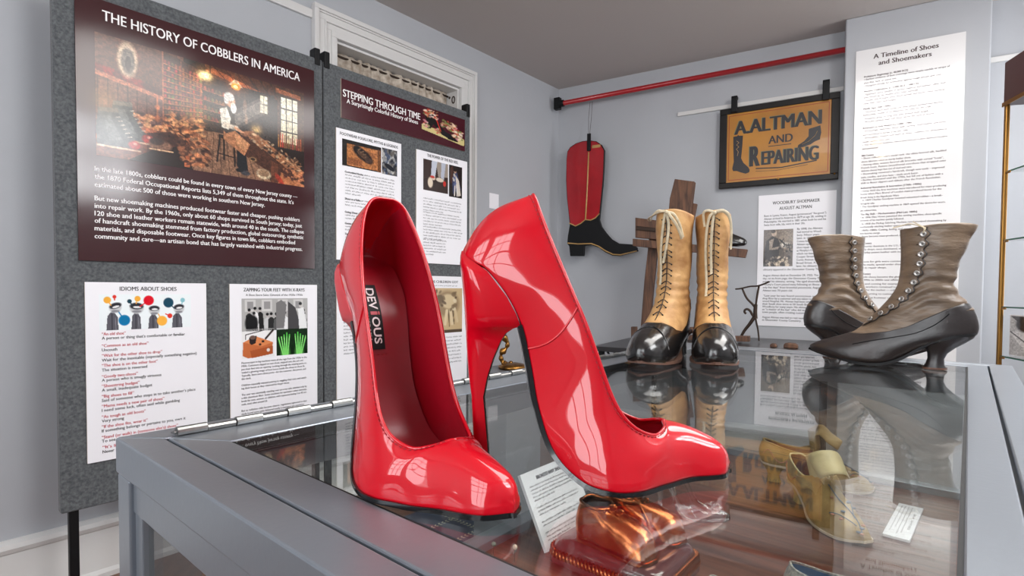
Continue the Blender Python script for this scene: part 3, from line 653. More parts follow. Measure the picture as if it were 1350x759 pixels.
def pic_king():
    c = Canvas(50, 70, (36, 28, 28)); c.poly([(.1, .1), (.3, .0), (.35, .5), (.1, .6)], (70, 44, 36)); c.poly([(.35, .25), (.6, .2), (.9, .7), (.75, .92), (.5, .8), (.3, .9), (.25, .5)], (60, 66, 96)); c.poly([(.5, .3), (.75, .45), (.9, .9), (.7, .95), (.55, .7)], (206, 196, 184)); c.ell(.46, .17, .1, .07, (190, 150, 126)); c.ell(.45, .12, .14, .07, (40, 28, 24))
    c.line(.45, .6, .42, .93, .04, (216, 210, 206)); c.line(.58, .6, .62, .93, .04, (216, 210, 206)); c.clutter(.3, .3, .6, .6, 14, [(214, 206, 190), (90, 100, 140)], .05, seed=2); return c
b = Board('folklore_poster', 'small white poster headed FOOTWEAR FOLKLORE, MYTHS & LEGENDS, under the banner at left', 'poster', FP, (442.4, 168), (528, 190), (442.6, 342))
b.text('FOOTWEAR FOLKLORE, MYTHS & LEGENDS', 447, 177.5, 523.5, 4, bold=.02)
b.pic(pic_oldshoe(), (450, 182.5), (501.5, 228)); b.pic(pic_fabric(), (502.5, 194.5), (522.5, 233))
b.para(454, 227, 520, 8, 4.1, 2.4, 'k', 1, .3); b.para(454, 262.5, 516, 3, 4.1, 2.4, 'k', 2); b.para(454, 280, 516, 3, 4.1, 2.4, 'k', 3); b.para(454, 295, 516, 3, 4.1, 2.4, 'k', 4); b.para(454, 309, 516, 3, 4.1, 2.4, 'k', 5); b.para(454, 326, 516, 2, 4.1, 2.4, 'k', 6)
for t, y, xr in (('Concealed Shoes', 227, 478), ('Shoes on a Table', 262.5, 474), ('Giving Shoes', 280, 470), ('Coins in Shoes', 295, 474), ('The Magic of', 309, 468)): b.text(t, 453.5, y+.4, xr, 2.8, bold=.03)
b.done(); fz = b.z0; fx = (b.x0, b.x1)
b = Board('red_heel_poster', 'small white poster headed THE POWER OF THE RED HEEL at the right of the board', 'poster', FP, (547.8, 195), (615, 215), (548, 346))
b.text('THE POWER OF THE RED HEEL', 562, 206.5, 603, 4, bold=.025)
b.pic(pic_heels(), (557, 209), (589.5, 256)); b.pic(pic_king(), (591, 217), (608, 262))
b.para(557, 261.5, 609, 5, 3.9, 2.2, 'k', 11); b.para(557, 280, 609, 5, 3.9, 2.2, 'k', 12); b.para(557, 299, 609, 5, 3.9, 2.2, 'k', 13); b.para(557, 316, 588, 6, 3.9, 2.2, 'k', 14)
b.done(); rz = b.z0; rx = (b.x0, b.x1)
b = Board('plain_text_poster', 'white poster mostly behind the left red pump, under the folklore poster', 'poster', FP, (443, 361), (528, 362), (443, 500), zbot=idz)
b.para(452, 380, 516, 20, 4.6, 2.5, 'k', 21); b.done()
def pic_foot():
    c = Canvas(64, 80, (196, 170, 130)); c.ell(.55, .35, .35, .28, (150, 126, 96), rot=.4); c.ell(.6, .3, .22, .16, (206, 184, 146), rot=.6); c.ell(.35, .25, .12, .1, (110, 92, 70)); c.line(.55, .5, .5, .8, .04, (216, 196, 160)); c.line(.65, .5, .7, .8, .04, (216, 196, 160)); c.line(.78, .48, .85, .75, .035, (206, 184, 146)); c.line(.6, .5, .62, .85, .012, (84, 68, 52)); c.line(.72, .5, .76, .8, .012, (84, 68, 52)); c.rect(0, .92, 1, 1, (90, 74, 60)); c.clutter(.1, .05, .9, .5, 20, [(120, 100, 76), (216, 200, 168), (90, 72, 56)], .05, seed=9); return c
b = Board('children_shoes_poster', 'white poster with a sepia foot picture glimpsed between the two red pumps', 'poster', FP, (547, 364), (615, 364), (547, 500), zbot=idz)
b.text('1970S CHILDREN GOT', 563, 372.5, 603, 3.4, bold=.03); b.scrib(563, 377, 603, 2, 'k', 3)
b.pic(pic_foot(), (562, 379.5), (608, 437)); b.para(553, 448, 609, 9, 5, 2.6, 'k', 31); b.done()
o = MB().box(0, .09, -.003, 0, 0, .1).build('wall_label', m_paper, None); q = FL.loc(645, 254); o.location = FL.w(q[0], 0, q[1]-.1); o.rotation_euler = (0, 0, FL.rz)
tag(o, 'small blank white card on the wall just above the right red pump', 'label')

# --- back wall: maker poster, timeline
def pic_maker():
    c = Canvas(90, 106, (96, 82, 72)); c.ell(.75, .2, .4, .25, (150, 134, 118), .8, .6); c.poly([(.1, .3), (.3, .18), (.5, .25), (.62, .5), (.6, 1), (.0, 1), (.05, .55)], (44, 36, 34)); c.poly([(.2, .3), (.36, .24), (.3, .5), (.55, .46), (.5, .54), (.2, .55)], (150, 134, 120)); c.ell(.36, .1, .09, .09, (190, 168, 148)); c.ell(.33, .05, .08, .05, (70, 60, 54)); c.ell(.72, .43, .12, .06, (246, 238, 224), 1, .7)
    c.line(.55, .28, .72, .4, .02, (30, 24, 22)); c.line(.68, .26, .58, .38, .012, (30, 24, 22)); c.poly([(.55, .55), (.72, .5), (.7, .95), (.5, .95)], (84, 72, 62)); c.clutter(.1, .75, .9, 1, 50, [(214, 196, 172), (40, 32, 30), (120, 104, 90)], .05, seed=3); c.clutter(.7, .4, 1, .6, 30, [(50, 42, 38), (150, 130, 112), (30, 26, 24)], .035, seed=4); c.noise(.3, 3); return c
FBW = FB.off(.001)
b = Board('shoemaker_poster', 'white poster headed WOODBURY SHOEMAKER AUGUST ALTMAN on the back wall', 'poster', FBW, (1002.4, 258), (1103, 250.5), (995, 428.7), m_paper, .005)
x0, z0 = b.lp(1002, 258); WB, HB = b.wd, b.h
def wt(t, u, v, u1, px, **k):      # u,v as shares of the sheet, v from its top
    put_text(b.mb(k.get('key', 'k')), t, WB*u, HB*(1-v), px*HB/1000/.72, WB*(u1-u), bold=k.get('bold', 0), y=-b.t-.0008)
wt('WOODBURY SHOEMAKER', .19, .075, .80, 24, bold=.02); wt('AUGUST ALTMAN', .28, .118, .70, 24, bold=.02)
rows = [('Born in Lyons, France, August (pronounced “Au-goost”)', .165, .08, .88), ('Altman arrived in America in 1879 at age 28, settling in', .188, .08, .88), ('Philadelphia. He married in 1881 when both he and his', .211, .08, .88), ('Swiss-born wife, Ida, were in their 20s.', .234, .08, .62),
 ('By 1898, the Altmans', .275, .52, .84), ('had moved to Wood-', .298, .52, .83), ('bury. Fifteen years', .321, .52, .80), ('later, in 1920, the', .344, .52, .78), ('Census found Mr.', .367, .52, .76), ('Altman operating a', .39, .52, .80), ('shoe repair shop', .413, .52, .76), ('at Murphy’s Court', .436, .52, .78), ('which ran between', .459, .52, .80), ('Cooper Street and', .482, .52, .80), ('Curtis Avenue below', .505, .52, .84), ('Broad Street. A year', .528, .52, .84), ('later, his obituary', .551, .52, .78),
 ('obituary appeared in the Gloucester County Times.', .575, .08, .86),
 ('August Altman died on December 29, 1922. The next', .62, .08, .88), ('day, on its front page, the Gloucester County Times', .643, .08, .88), ('printed his obituary, writing, “the aged shoemaker of', .666, .08, .88), ('Murphy’s Court passed away following an illness of', .689, .08, .86), ('only five days” from bronchial pneumonia. August', .712, .08, .84), ('Altman was 70 years old.', .735, .08, .48),
 ('“Last year he was found unconscious on the', .775, .09, .84), ('shop floor by a customer and was taken to Under-', .796, .08, .84), ('wood Hospital. Mr. Altman had been employed at', .817, .08, .84), ('their South shoe store at 50 South Broad Street,', .838, .08, .84), ('Woodbury for many years. His obituary described', .859, .08, .84), ('as “a master of the last” who did work for many', .88, .08, .84), ('town people, often creating custom footwear.', .901, .08, .8), ('August Altman was laid to rest next to his wife', .94, .08, .8), ('at Gloucester County Cemetery.', .961, .08, .6)]
for t, v, u, u1 in rows: wt(t, u, v, u1, 15)
cv = pic_maker(); cv.mesh('picture', WB*.08, WB*.47, HB*(1-.545), HB*(1-.265), -b.t-.0006, b.e); b.done()

FT = FC.off(.001)
b = Board('timeline_poster', 'tall white laminated poster headed A Timeline of Shoes and Shoemakers', 'poster', FT, (1128.5, 69), (1273.5, 41.5), (1118, 500), m_gloss_paper, .006)
WB, HB = b.wd, b.h; print('timeline', WB, HB)
def yv(y): return HB-(b.lp(1200, y)[1])   # distance below the top at px x=1200
def tl(t, u, y, u1, px, bold=0, key='b'): put_text(b.mb(key), t, WB*u, b.lp(1122+145*u, y)[1], px*2.2/710/.72, WB*(u1-u), bold=bold, y=-b.t-.0008)
tl('A Timeline of Shoes', .17, 79, .77, 8.2, .03); tl('and Shoemakers', .22, 87, .71, 8.2, .03)
rows = [('Prehistoric Beginnings (c. 40,000 BCE)', 104, .50, 1), ('• Earliest evidence of foot coverings were simple sandals or wraps of', 107.5, .87, 0), ('plant fiber, bark, or animal hide.', 112, .40, 0), ('• Designed mostly for protection against rough terrain and cold.', 116, .80, 0),
 ('Ancient Civilizations (c. 3,000 BCE – 500 CE)', 123, .6, 1), ('• Egyptians wore sandals of woven papyrus and leather, often with', 127, .84, 0), ('soles turned up; the wealthy wore richer materials.', 131, .6, 0), ('• Greeks and Romans wore laced sandals and boots, some marking', 135, .83, 0), ('rank with color and height.', 139, .4, 0), ('Middle Ages (500–1400s)', 146, .35, 1), ('• Turnshoes were sewn inside out, then turned; pointed toes became', 150, .82, 0), ('fashionable. Guilds of cordwainers set rules for the craft.', 154, .72, 0), ('• Poulaines grew so long that laws limited their length.', 159, .7, 0), ('• Wooden pattens kept soft shoes above the mud of streets.', 163, .75, 0),
 ('Renaissance to Early Modern Era (1400s–1700s)', 171, .55, 1), ('• Increasingly elaborate shoes with carving, embroidery, and heels', 175, .85, 0), ('were introduced in Europe in the late 1500s.', 180, .52, 0), ('• Shoemakers created new pairs of shoes; cobblers (or shoemakers)', 184, .86, 0), ('usually repaired worn ones.', 189, .35, 0), ('• The distinction between men’s and women’s shoe fashions became', 193, .87, 0), ('more pronounced.', 198, .24, 0),
 ('18th Century', 207, .2, 1), ('• Shoes reflected one’s social rank: the elites favored silk, buckled', 210.5, .86, 0), ('shoes; laborers relied on sturdy leather shoes.', 215, .55, 0), ('• Among elites, women favored silk brocades with curved “Louis”,', 219, .84, 0), ('French heels. Pattens (wood/metal overshoes that strapped onto', 223, .86, 0), ('delicate shoes) kept feet out of mud and mire.', 227, .56, 0), ('• Shoemaking remained a handcraft, though new tools – improved', 231, .85, 0), ('awls, needles, and shoe lasts – made work faster.', 235.5, .62, 0), ('• Buckles dominated until the 1790s, but fell out of fashion with a', 239, .84, 0), ('shift to flatter slippers and ribbons after the French Revolution.', 243, .82, 0),
 ('Industrial Revolution & Innovation (1760s–1900s)', 249.5, .65, 1), ('• Circa 1810 the first machines were introduced for mass-producing', 253.5, .87, 0), ('boots when Marc Brunel of London mass-produced boots for the', 257.5, .83, 0), ('British Army in the Napoleonic Wars.', 262, .45, 0), ('• In 1839 Charles Goodyear invented vulcanized rubber—a break-', 265.5, .84, 0), ('through for soles.', 270, .22, 0), ('• The Goodyear welting machine in 1869 opened the doors for worn-', 274, .87, 0), ('able, cushioned shoes.', 279, .24, 0),
 ('The Big Shift – Mechanization (Mid-Late 1800s)', 284, .62, 1), ('• In 1846 Elias Howe patented the sewing machine; shoe-specific', 288, .84, 0), ('versions of his machine quickly followed.', 292, .5, 0), ('• In 1858 the McKay Stitching Machine revolutionized shoemaking by', 296.5, .88, 0), ('mechanically stitching leather uppers to soles.', 300.5, .57, 0), ('• 1860s–1880s: Cutting, lasting, and upper machines introduced;', 305, .82, 0), ('shoe factories emerge.', 309, .28, 0), ('• Shoes become mass-produced, affordable, and sold in stores.', 313, .8, 0),
 ('20th Century', 322, .2, 1), ('• Factories dominate in the U.S.; South Jersey’s early', 326, .7, 0), ('family shops, once dominated, women’s and men’s', 330, .7, 0), ('everyday patent leather with machine', 334, .55, 0), ('• Boots for girls were common', 346, .5, 0), ('made-made, special-order shoes', 350, .5, 0), ('and in repair shops.', 354, .35, 0), ('21st Century', 362, .2, 1), ('• Made shoes become the global', 366, .5, 0), ('to 1990s to 2000s saw offshore', 370, .5, 0), ('day, and coming for example', 375, .48, 0), ('craft workers remained to', 379, .45, 0), ('made for the market — cobblers', 383, .5, 0), ('and returning to customer', 388, .45, 0), ('used online footwear companies', 393, .5, 0)]
for t, y, u1, bo in rows: tl(t, .085 if y < 200 else .08, y, u1, 3.1, .04 if bo else .02)
b.done()

# ------------------------------------------------------------------ the glass display case
UC = hdir(1278, 385); VC = Vector((UC.y, -UC.x, 0)); KS = .777
A0 = on_z(152, 578, GZ)
bk = [(on_z(*q, GZ)-A0).dot(UC) for q in ((975.6, 455.2), (1063.6, 463.7), (1300, 482))]
LC = sum(bk)/3; gr_ = (on_z(1302.8, 482.5, GZ)-A0).dot(VC); OB = .031; LB_ = .038; WC = gr_+OB
gl = [((on_z(*q, GZ)-A0).dot(UC), (on_z(*q, GZ)-A0).dot(VC)) for q in ((303.4, 582), (458.7, 551), (1272, 482), (1266, 700))]
print('case', LC, WC, bk, gl)
CASE_RZ = math.atan2(VC.y, VC.x)      # local x = v (across), local y = u (along the hinge side)
def cw(v, u, z=0): p = A0+VC*v+UC*u; return Vector((p.x, p.y, z))
case = thing('display_case', 'long grey aluminium display case with a hinged glass lid and walnut deck', 'display case', (A0.x, A0.y, 0), CASE_RZ)
V0, V1 = OB, WC-OB; U0, U1c = OB*.85, LC-OB*.85           # lid outline
G0, G1, H0, H1 = gl[0][1], WC-.057, gl[0][0], LC-.062      # glass opening
ZD = GZ-.233; AP = .027                                     # deck height, apron height
def ring(mb, a0, a1, b0, b1, i0, i1, j0, j1, z0, z1):      # mitred frame from the outer to the inner outline
    o = [(a0, b0), (a1, b0), (a1, b1), (a0, b1)]; n = [(i0, j0), (i1, j0), (i1, j1), (i0, j1)]
    for k in range(4):
        l = (k+1) % 4; P4 = [o[k], o[l], n[l], n[k]]
        mb.add([(x, y, z0) for x, y in P4]+[(x, y, z1) for x, y in P4], [(3, 2, 1, 0), (4, 5, 6, 7), (0, 1, 5, 4), (1, 2, 6, 5), (2, 3, 7, 6), (3, 0, 4, 7)])
mb = MB(); ring(mb, 0, WC, 0, LC, V0-.0012, V1+.0012, U0-.0012, U1c+.0012, GZ-AP, GZ+.001)
mb.build('top_rail', m_alu, case, bevel=.0014)
mb = MB(); ring(mb, .004, WC-.004, .004, LC-.004, .028, WC-.028, .028, LC-.028, GZ-AP-.026, GZ-AP-.0008)
ring(mb, .004, WC-.004, .004, LC-.004, .030, WC-.030, .030, LC-.030, ZD-.02, ZD+.012)
mb.build('side_rail', m_alu, case, bevel=.001)
for x, y in ((0, 0), (WC-.032, 0), (0, LC-.032), (WC-.032, LC-.032)):
    MB().box(x+.001, x+.031, y+.001, y+.031, 0, GZ-AP-.0008).build('corner_post', m_alu, case, bevel=.0015)
for x, y in ((0, 0), (WC-.052, 0), (0, LC-.052), (WC-.052, LC-.052)):
    MB().box(x+.005, x+.047, y+.005, y+.047, ZD+.012, GZ-AP-.026).build('window_stile', m_alu, case, bevel=.001)
lid = MB(); ring(lid, V0+.0012, V1-.0012, U0+.0012, U1c-.0012, G0, G1, H0, H1, GZ-.012, GZ+.0008)
lid.build('lid_frame', m_alu, case, bevel=.0012)
mb = MB(); ring(mb, G0-.001, G1+.001, H0-.001, H1+.001, G0+.0022, G1-.0022, H0+.0022, H1-.0022, GZ-.011, GZ-.0004)
mb.build('glass_gasket', m_groove, case)
MB().box(G0+.0025, G1-.0025, H0+.0025, H1-.0025, GZ-.005, GZ).build('lid_glass', m_glass, case)
glz = MB()
for nm, b in (('side_glass', (.009, .012, .048, LC-.048)), ('side_glass', (WC-.012, WC-.009, .048, LC-.048)), ('side_glass', (.048, WC-.048, .009, .012)), ('side_glass', (.048, WC-.048, LC-.012, LC-.009))):
    MB().box(b[0], b[1], b[2], b[3], ZD+.012, GZ-AP-.026).build(nm, m_glass, case)
MB().box(.030, WC-.030, .030, LC-.030, ZD-.018, ZD).build('walnut_deck', m_deck, case)
mb = MB().box(.004, WC-.004, .004, LC-.004, .08, ZD-.022); 
pan = MB()
for x0, x1, y0, y1 in ((.032, WC-.032, .004, .012), (.032, WC-.032, LC-.012, LC-.004), (.004, .012, .032, LC-.032), (WC-.012, WC-.004, .032, LC-.032)):
    MB().box(x0, x1, y0, y1, .10, ZD-.021).build('base_panel', m_alu, case, bevel=.001)
# piano hinge
mb = MB(); y = .034; k = 0; hz = GZ+.0042
while y < LC-.05:
    L_ = .0225
    if k % 2 == 0: mb.tube([(V0, y, hz), (V0, y+L_, hz)], .0042, 12)
    else: mb.tube([(V0, y, hz-.001), (V0, y+L_, hz-.001)], .0031, 10)
    y += L_+.0008; k += 1
mb.tube([(V0, .032, hz), (V0, LC-.05, hz)], .0016, 8)
mb.box(V0-.013, V0-.002, .034, LC-.05, GZ+.0008, GZ+.0022)
mb.build('piano_hinge', m_hinge, case, auto=.5)
mb = MB()
for i in range(18):
    yy = .05+i*(LC-.12)/17
    mb.lathe([(0, .0028), (.0022, .0024), (.0026, .001), (.0026, .0)], 10, (V0-.0075, yy, GZ+.001))
mb.build('hinge_screws', m_hinge, case, smooth=True)

# ------------------------------------------------------------------ shoes: shared shapes
def crv(tab, k):
    """Catmull-Rom through the rows of a table"""
    n = len(tab)-1; k = min(max(k, 0), n); i = min(int(k), n-1); t = k-i
    p0, p1, p2, p3 = tab[max(i-1, 0)], tab[i], tab[i+1], tab[min(i+2, n)]
    return [.5*((2*b)+(c-a)*t+(2*a-5*b+4*c-d)*t*t+(3*b-a-3*c+d)*t**3) for a, b, c, d in zip(p0, p1, p2, p3)]
def smooth(a, b, x): t = min(max((x-a)/(b-a), 0), 1); return t*t*(3-2*t)
class Last:
    """a low shoe: rows of sole edge (x, z, half width) and top edge (x, z, half width), from the heel's back to the toe tip"""
    def __init__(s, F, T, throat, side=1, bend=.012, bend_from=.6, back=(-.6, .78), bulge=.004, back_bulge=.011, scale=1.0, wk=1.0, wt=None, arch_p=.85):
        s.F = [[a*scale for a in r] for r in F]; s.T = [[a*scale for a in r] for r in T]; s.n = len(F)-1; s.th = throat; s.side = side
        s.x0 = s.F[0][0]; s.x1 = s.F[-1][0]; s.bend = bend*scale; s.bf = bend_from; s.back = back; s.bulge = bulge*scale; s.bb = back_bulge*scale; s.wk = wk; s.wt = wt or wk; s.ap = arch_p
    lat = 0
    def c(s, x):
        t = max(0, ((x-s.x0)/(s.x1-s.x0)-s.bf)/(1-s.bf)); l = s.x1-s.x0
        return s.side*(s.bend*t**1.6-s.lat*math.exp(-((x-s.x0-.58*l)/(.2*l))**2))
    def pt(s, k, v, sg, inset=0.0):
        v = min(max(v, 0), 1)
        fx, fz, fw = crv(s.F, k); tx, tz, tw = crv(s.T, k); fw = max(fw, 0)*s.wk; tw = max(tw, 0)*s.wt
        e = smooth(s.th*.6, s.th, k)                        # 0 wall of the open part, 1 closed over the toes
        ca, sa = math.cos(v*PI/2), math.sin(v*PI/2)
        y_arch = tw+(fw-tw)*max(ca, 0)**s.ap; h_arch = sa**.95
        y_wall = fw+(tw-fw)*v+s.bulge*math.sin(PI*v)**.8; h_wall = v
        y = y_wall*(1-e)+y_arch*e; h = h_wall*(1-e)+h_arch*e
        if k < .001: y = 0
        elif k < 1.5: y *= 1
        x = fx+(tx-fx)*h; z = fz+(tz-fz)*h
        bk_ = max(0, 1-k/3.2); b = s.bb*bk_*math.sin(PI*min(v, 1))
        x += s.back[0]*b; z += s.back[1]*b
        if inset:
            # towards the foot: sideways for the walls, forwards at the heel's back
            y -= inset*min(1, k/1.2)*(1-.0*e); x += inset*bk_; z -= inset*e*sa*.9
            y = max(y, 0)
        return (x, sg*y+s.c(x), z)
    def loop(s, v, ks, inset=0, grow=0, dz=0):
        P = [s.pt(k, v, 1, inset) for k in ks]; Q = [s.pt(k, v, -1, inset) for k in reversed(ks[1:-1])]
        return P+Q
    def ks(s, m): return [s.n*i/m for i in range(m+1)]
    def upper(s, inset=0, m=60, nv=14, kmax=None):
        ks = s.ks(m) if kmax is None else [kmax*i/m for i in range(m+1)]
        return ks, [[s.pt(k, j/nv, sg, inset) for j in range(nv+1)] for sg in (1, -1) for k in (ks if sg == 1 else ks)]
def sheet(mb, s, inset, m, nv, flip, k1=None, v0=0, v1=1, mi=0):
    k1 = k1 or s.n
    for sg in (1, -1):
        P = [[s.pt(k1*i/m, v0+(v1-v0)*j/nv, sg, inset) for j in range(nv+1)] for i in range(m+1)]
        mb.grid(P, mi, flip=(sg == 1) ^ flip)
def weld(o, d=.0002):
    import bmesh
    bm = bmesh.new(); bm.from_mesh(o.data); bmesh.ops.remove_doubles(bm, verts=bm.verts, dist=d); bmesh.ops.recalc_face_normals(bm, faces=bm.faces) if False else None; bm.to_mesh(o.data); bm.free()
def relax(o, test, n):
    import bmesh
    bm = bmesh.new(); bm.from_mesh(o.data); vs = [v for v in bm.verts if not v.is_boundary and test(v.co)]
    for _ in range(n): bmesh.ops.smooth_vert(bm, verts=vs, factor=.5, use_axis_x=True, use_axis_y=True, use_axis_z=True)
    bm.to_mesh(o.data); bm.free()
def sole_slab(mb, s, grow, t0, t1, m=60, k1=None, k0=0):
    """closed slab under the sole edge, t0 above and t1 below it, measured along the sole's normal"""
    k1 = k1 or s.n; rows = []
    for i in range(m+1):
        k = k0+(k1-k0)*i/m; x, z, w = crv(s.F, k); xa, za, _ = crv(s.F, k+.05); xb, zb, _ = crv(s.F, k-.05)
        tx, tz = xa-xb, za-zb; l = math.hypot(tx, tz) or 1; nx, nz = -tz/l, tx/l
        if nz < 0 and tx > 0: nx, nz = -nx, -nz
        w = max(w, 0)*s.wk+grow; cx = s.c(x)
        if k >= s.n: x += grow
        row = []
        for q, t in ((-1, t0), (-.5, t0*.7), (0, t0*.6), (.5, t0*.7), (1, t0), (1, -t1), (.5, -t1), (0, -t1), (-.5, -t1), (-1, -t1)):
            row.append((x+nx*t, cx+q*w, z+nz*t))
        rows.append(row)
    mb.grid(rows, cv=True)
    mb.f.append(tuple(range(len(mb.v)-10*(m+1), len(mb.v)-10*m))); mb.mi.append(0)
    mb.f.append(tuple(reversed(range(len(mb.v)-10, len(mb.v))))); mb.mi.append(0)
def heel_rings(s, prof, n=28):
    """prof rows: z, x back, x front, half width at front, half width at back part"""
    rings = []
    for z, xb, xf, w in prof:
        r = []
        for i in range(n):
            a = 2*PI*i/n; ca, sa = math.cos(a), math.sin(a)
            if ca > 0: px = xf-(xf-xb)*.5*(1-min(1, ca*1.6)**.55*1.0) ; py = w*math.copysign(min(1, abs(sa)*1.45)**.8, sa) if abs(sa) > 1e-6 else 0
            else: px = (xb+xf)/2+(xf-xb)/2*ca; py = w*math.copysign(abs(sa)**.85, sa) if abs(sa) > 1e-6 else 0
            r.append((px, py, z))
        rings.append(r)
    return rings
def stitches(mb, path, r, L, gap):
    path = [Vector(p) for p in path]; d = 0; nxt = 0; acc = []
    for a, b in zip(path, path[1:]):
        l = (b-a).length
        if l < 1e-7: continue
        while nxt < d+l:
            p = a+(b-a)*((nxt-d)/l); t = (b-a).normalized(); mb.tube([p-t*L*.5, p, p+t*L*.5], [r*.5, r, r*.5], 5); nxt += L+gap
        d += l

# ------------------------------------------------------------------ the two red pumps
PF = [(-.020, .188, 0), (-.0165, .184, .012), (-.008, .178, .0195), (.0026, .171, .0235), (.019, .150, .0245), (.0305, .126, .0225), (.038, .0925, .0215), (.044, .060, .024), (.056, .027, .031), (.076, .0085, .0385), (.098, .0030, .0415), (.120, .0025, .0395), (.138, .003, .034), (.152, .003, .029), (.170, .0035, .0215), (.188, .004, .0175), (.200, .0045, .0125), (.2085, .005, 0)]
PT = [(.040, .2365, 0), (.0402, .2358, .0078), (.0422, .2295, .0138), (.0465, .2155, .0188), (.0555, .191, .0235), (.068, .160, .0265), (.080, .131, .0275), (.0915, .099, .0275), (.101, .073, .0280), (.111, .0565, .0280), (.124, .0460, .0260), (.139, .0405, .0205), (.150, .0430, .0115), (.1545, .0455, 0), (.172, .0420, 0), (.190, .0345, 0), (.203, .0265, 0), (.2095, .013, 0)]
def make_pump(label, loc, rz, side, lat, bend):
    S = KS*.9965; L_ = Last(PF, PT, 13, side=side, bend=bend, bend_from=.714, scale=S, wk=1.165, wt=1.24); L_.lat = lat
    e = thing('red_stiletto_pump', label, 'shoe', loc, rz, 'red patent pumps on the glass')
    # outer upper with a rolled top edge
    mb = MB(); sheet(mb, L_, 0, 110, 22, False)
    o = mb.build('upper', m_patent, e, smooth=True); weld(o); relax(o, lambda c: c.x > .098*S and c.z > .011*S, 22)
    q = o.modifiers.new('t', 'SOLIDIFY'); q.thickness = .0016; q.offset = -1; q.material_offset = 0
    q = o.modifiers.new('s', 'SUBSURF'); q.levels = q.render_levels = 1
    mb = MB(); sheet(mb, L_, .0019, 80, 16, True, v0=.02, v1=.975); o2 = mb.build('lining', m_lining, e, smooth=True); weld(o2); relax(o2, lambda c: c.x > .098*S and c.z > .011*S, 22)
    # folded top edge and its stitching
    kk = [13*i/90 for i in range(91)]
    rim = [L_.pt(k, 1, 1) for k in kk]+[L_.pt(k, 1, -1) for k in reversed(kk[1:-1])]
    rim2 = [(x, y, z-.0004) for x, y, z in rim]
    MB().tube(rim2, .0011, 8, closed=True).build('topline_fold', m_patent, e, smooth=True)
    mb = MB()
    for sg in (1, -1):
        path = []
        for i in range(260):
            k = 13*i/259; x, y, z = L_.pt(k, .955 if k < 9 else .955-.05*(k-9)/4, sg); c = L_.c(x)
            path.append((x, y+sg*.0002*min(1, k), z))
        stitches(mb, path, .00045, .0021, .0012)
    mb.build('topline_stitching', m_thread, e, smooth=True)
    # side seam from the shank to the top edge, on both sides
    mb = MB()
    for sg in (1, -1):
        mb.tube([Vector(L_.pt(5.55+.25*math.sin(v*PI/20.*1), v/20., sg))+Vector((0, sg*.0001, 0)) for v in range(21)], .0007, 6)
    mb.build('side_seam', m_patent, e, smooth=True)
    # soles
    mb = MB(); sole_slab(mb, L_, .0012, .0006, .0022, 90, k0=4.95); o = mb.build('outsole_edge', m_sole, e, smooth=False, auto=.7)
    k0 = 4.9; rows = []
    for i in range(61):
        k = k0+(16.6-k0)*i/60; x, z, w = crv(L_.F, k); xa, za, _ = crv(L_.F, k+.05); xb, zb, _ = crv(L_.F, k-.05)
        l = math.hypot(xa-xb, za-zb); nx, nz = (za-zb)/l, -(xa-xb)/l
        w = max(w-.0012, .0005); rows.append([(x+nx*.0028, L_.c(x)+q*w, z+nz*.0028) for q in (-1, -.6, -.2, .2, .6, 1)])
    MB().grid(rows, flip=True).build('outsole', m_outsole, e, smooth=True, solid=.0004)
    # insole
    rows = []
    for i in range(81):
        k = .12+(16.2-.12)*i/80; x, z, w = crv(L_.F, k); xa, za, _ = crv(L_.F, k+.05); xb, zb, _ = crv(L_.F, k-.05)
        l = math.hypot(xa-xb, za-zb) or 1; nx, nz = -(za-zb)/l, (xa-xb)/l
        w = max(w*L_.wk-.0016, .0004); rows.append([(x+nx*(.0022+.0018*abs(q)**3), L_.c(x)+q*w, z+nz*(.0022+.0018*abs(q)**3)) for q in (-1, -.85, -.6, -.3, 0, .3, .6, .85, 1)])
    MB().grid(rows, flip=False).build('insole', m_lining, e, smooth=True)
    # label on the heel pad, lettering running down the insole
    def pad(a, b, lift):          # a along the insole in rows, b across from -1 to 1
        x, z, w = crv(L_.F, a); xa, za, _ = crv(L_.F, a+.05); xb, zb, _ = crv(L_.F, a-.05); l = math.hypot(xa-xb, za-zb); nx, nz = -(za-zb)/l, (xa-xb)/l
        return (x+nx*lift, L_.c(x)+b*w, z+nz*lift)
    def alen(k): return k
    K0, K1, B0, B1 = 3.75, 5.75, -.80, -.06
    rows = [[pad(K0+(K1-K0)*i/10, B0+(B1-B0)*j/6, .0048) for j in range(7)] for i in range(11)]
    MB().grid(rows).build('maker_label', m_black, e, smooth=True)
    def on_label(txt, t0, t1, u0, u1, name, m, bold=.02):
        v, f = text_geo(txt, bold, 3); xa, xb = min(p[0] for p in v), max(p[0] for p in v); za, zb = min(p[1] for p in v), max(p[1] for p in v)
        mb = MB(); mb.add([pad(K0+(K1-K0)*(t0+(t1-t0)*(p[0]-xa)/(xb-xa)), B0+(B1-B0)*(u0+(u1-u0)*(p[1]-za)/(zb-za)), .0052) for p in v], f)
        mb.build(name, m, e)
    on_label('DEV', .07, .46, .38, .84, 'label_text', m_inkwhite); on_label('i', .49, .55, .38, .90, 'label_letter', m_inkred); on_label('OUS', .58, .93, .38, .84, 'label_text', m_inkwhite); on_label('BY PLEASER USA', .30, .90, .14, .25, 'label_small_text', m_inkwhite, 0)
    mb = MB(); stitches(mb, [pad(K1+.13, -.06-.8*i/20, .0052) for i in range(21)], .0006, .0022, .0009); mb.build('label_stitching', m_thread, e, smooth=True)
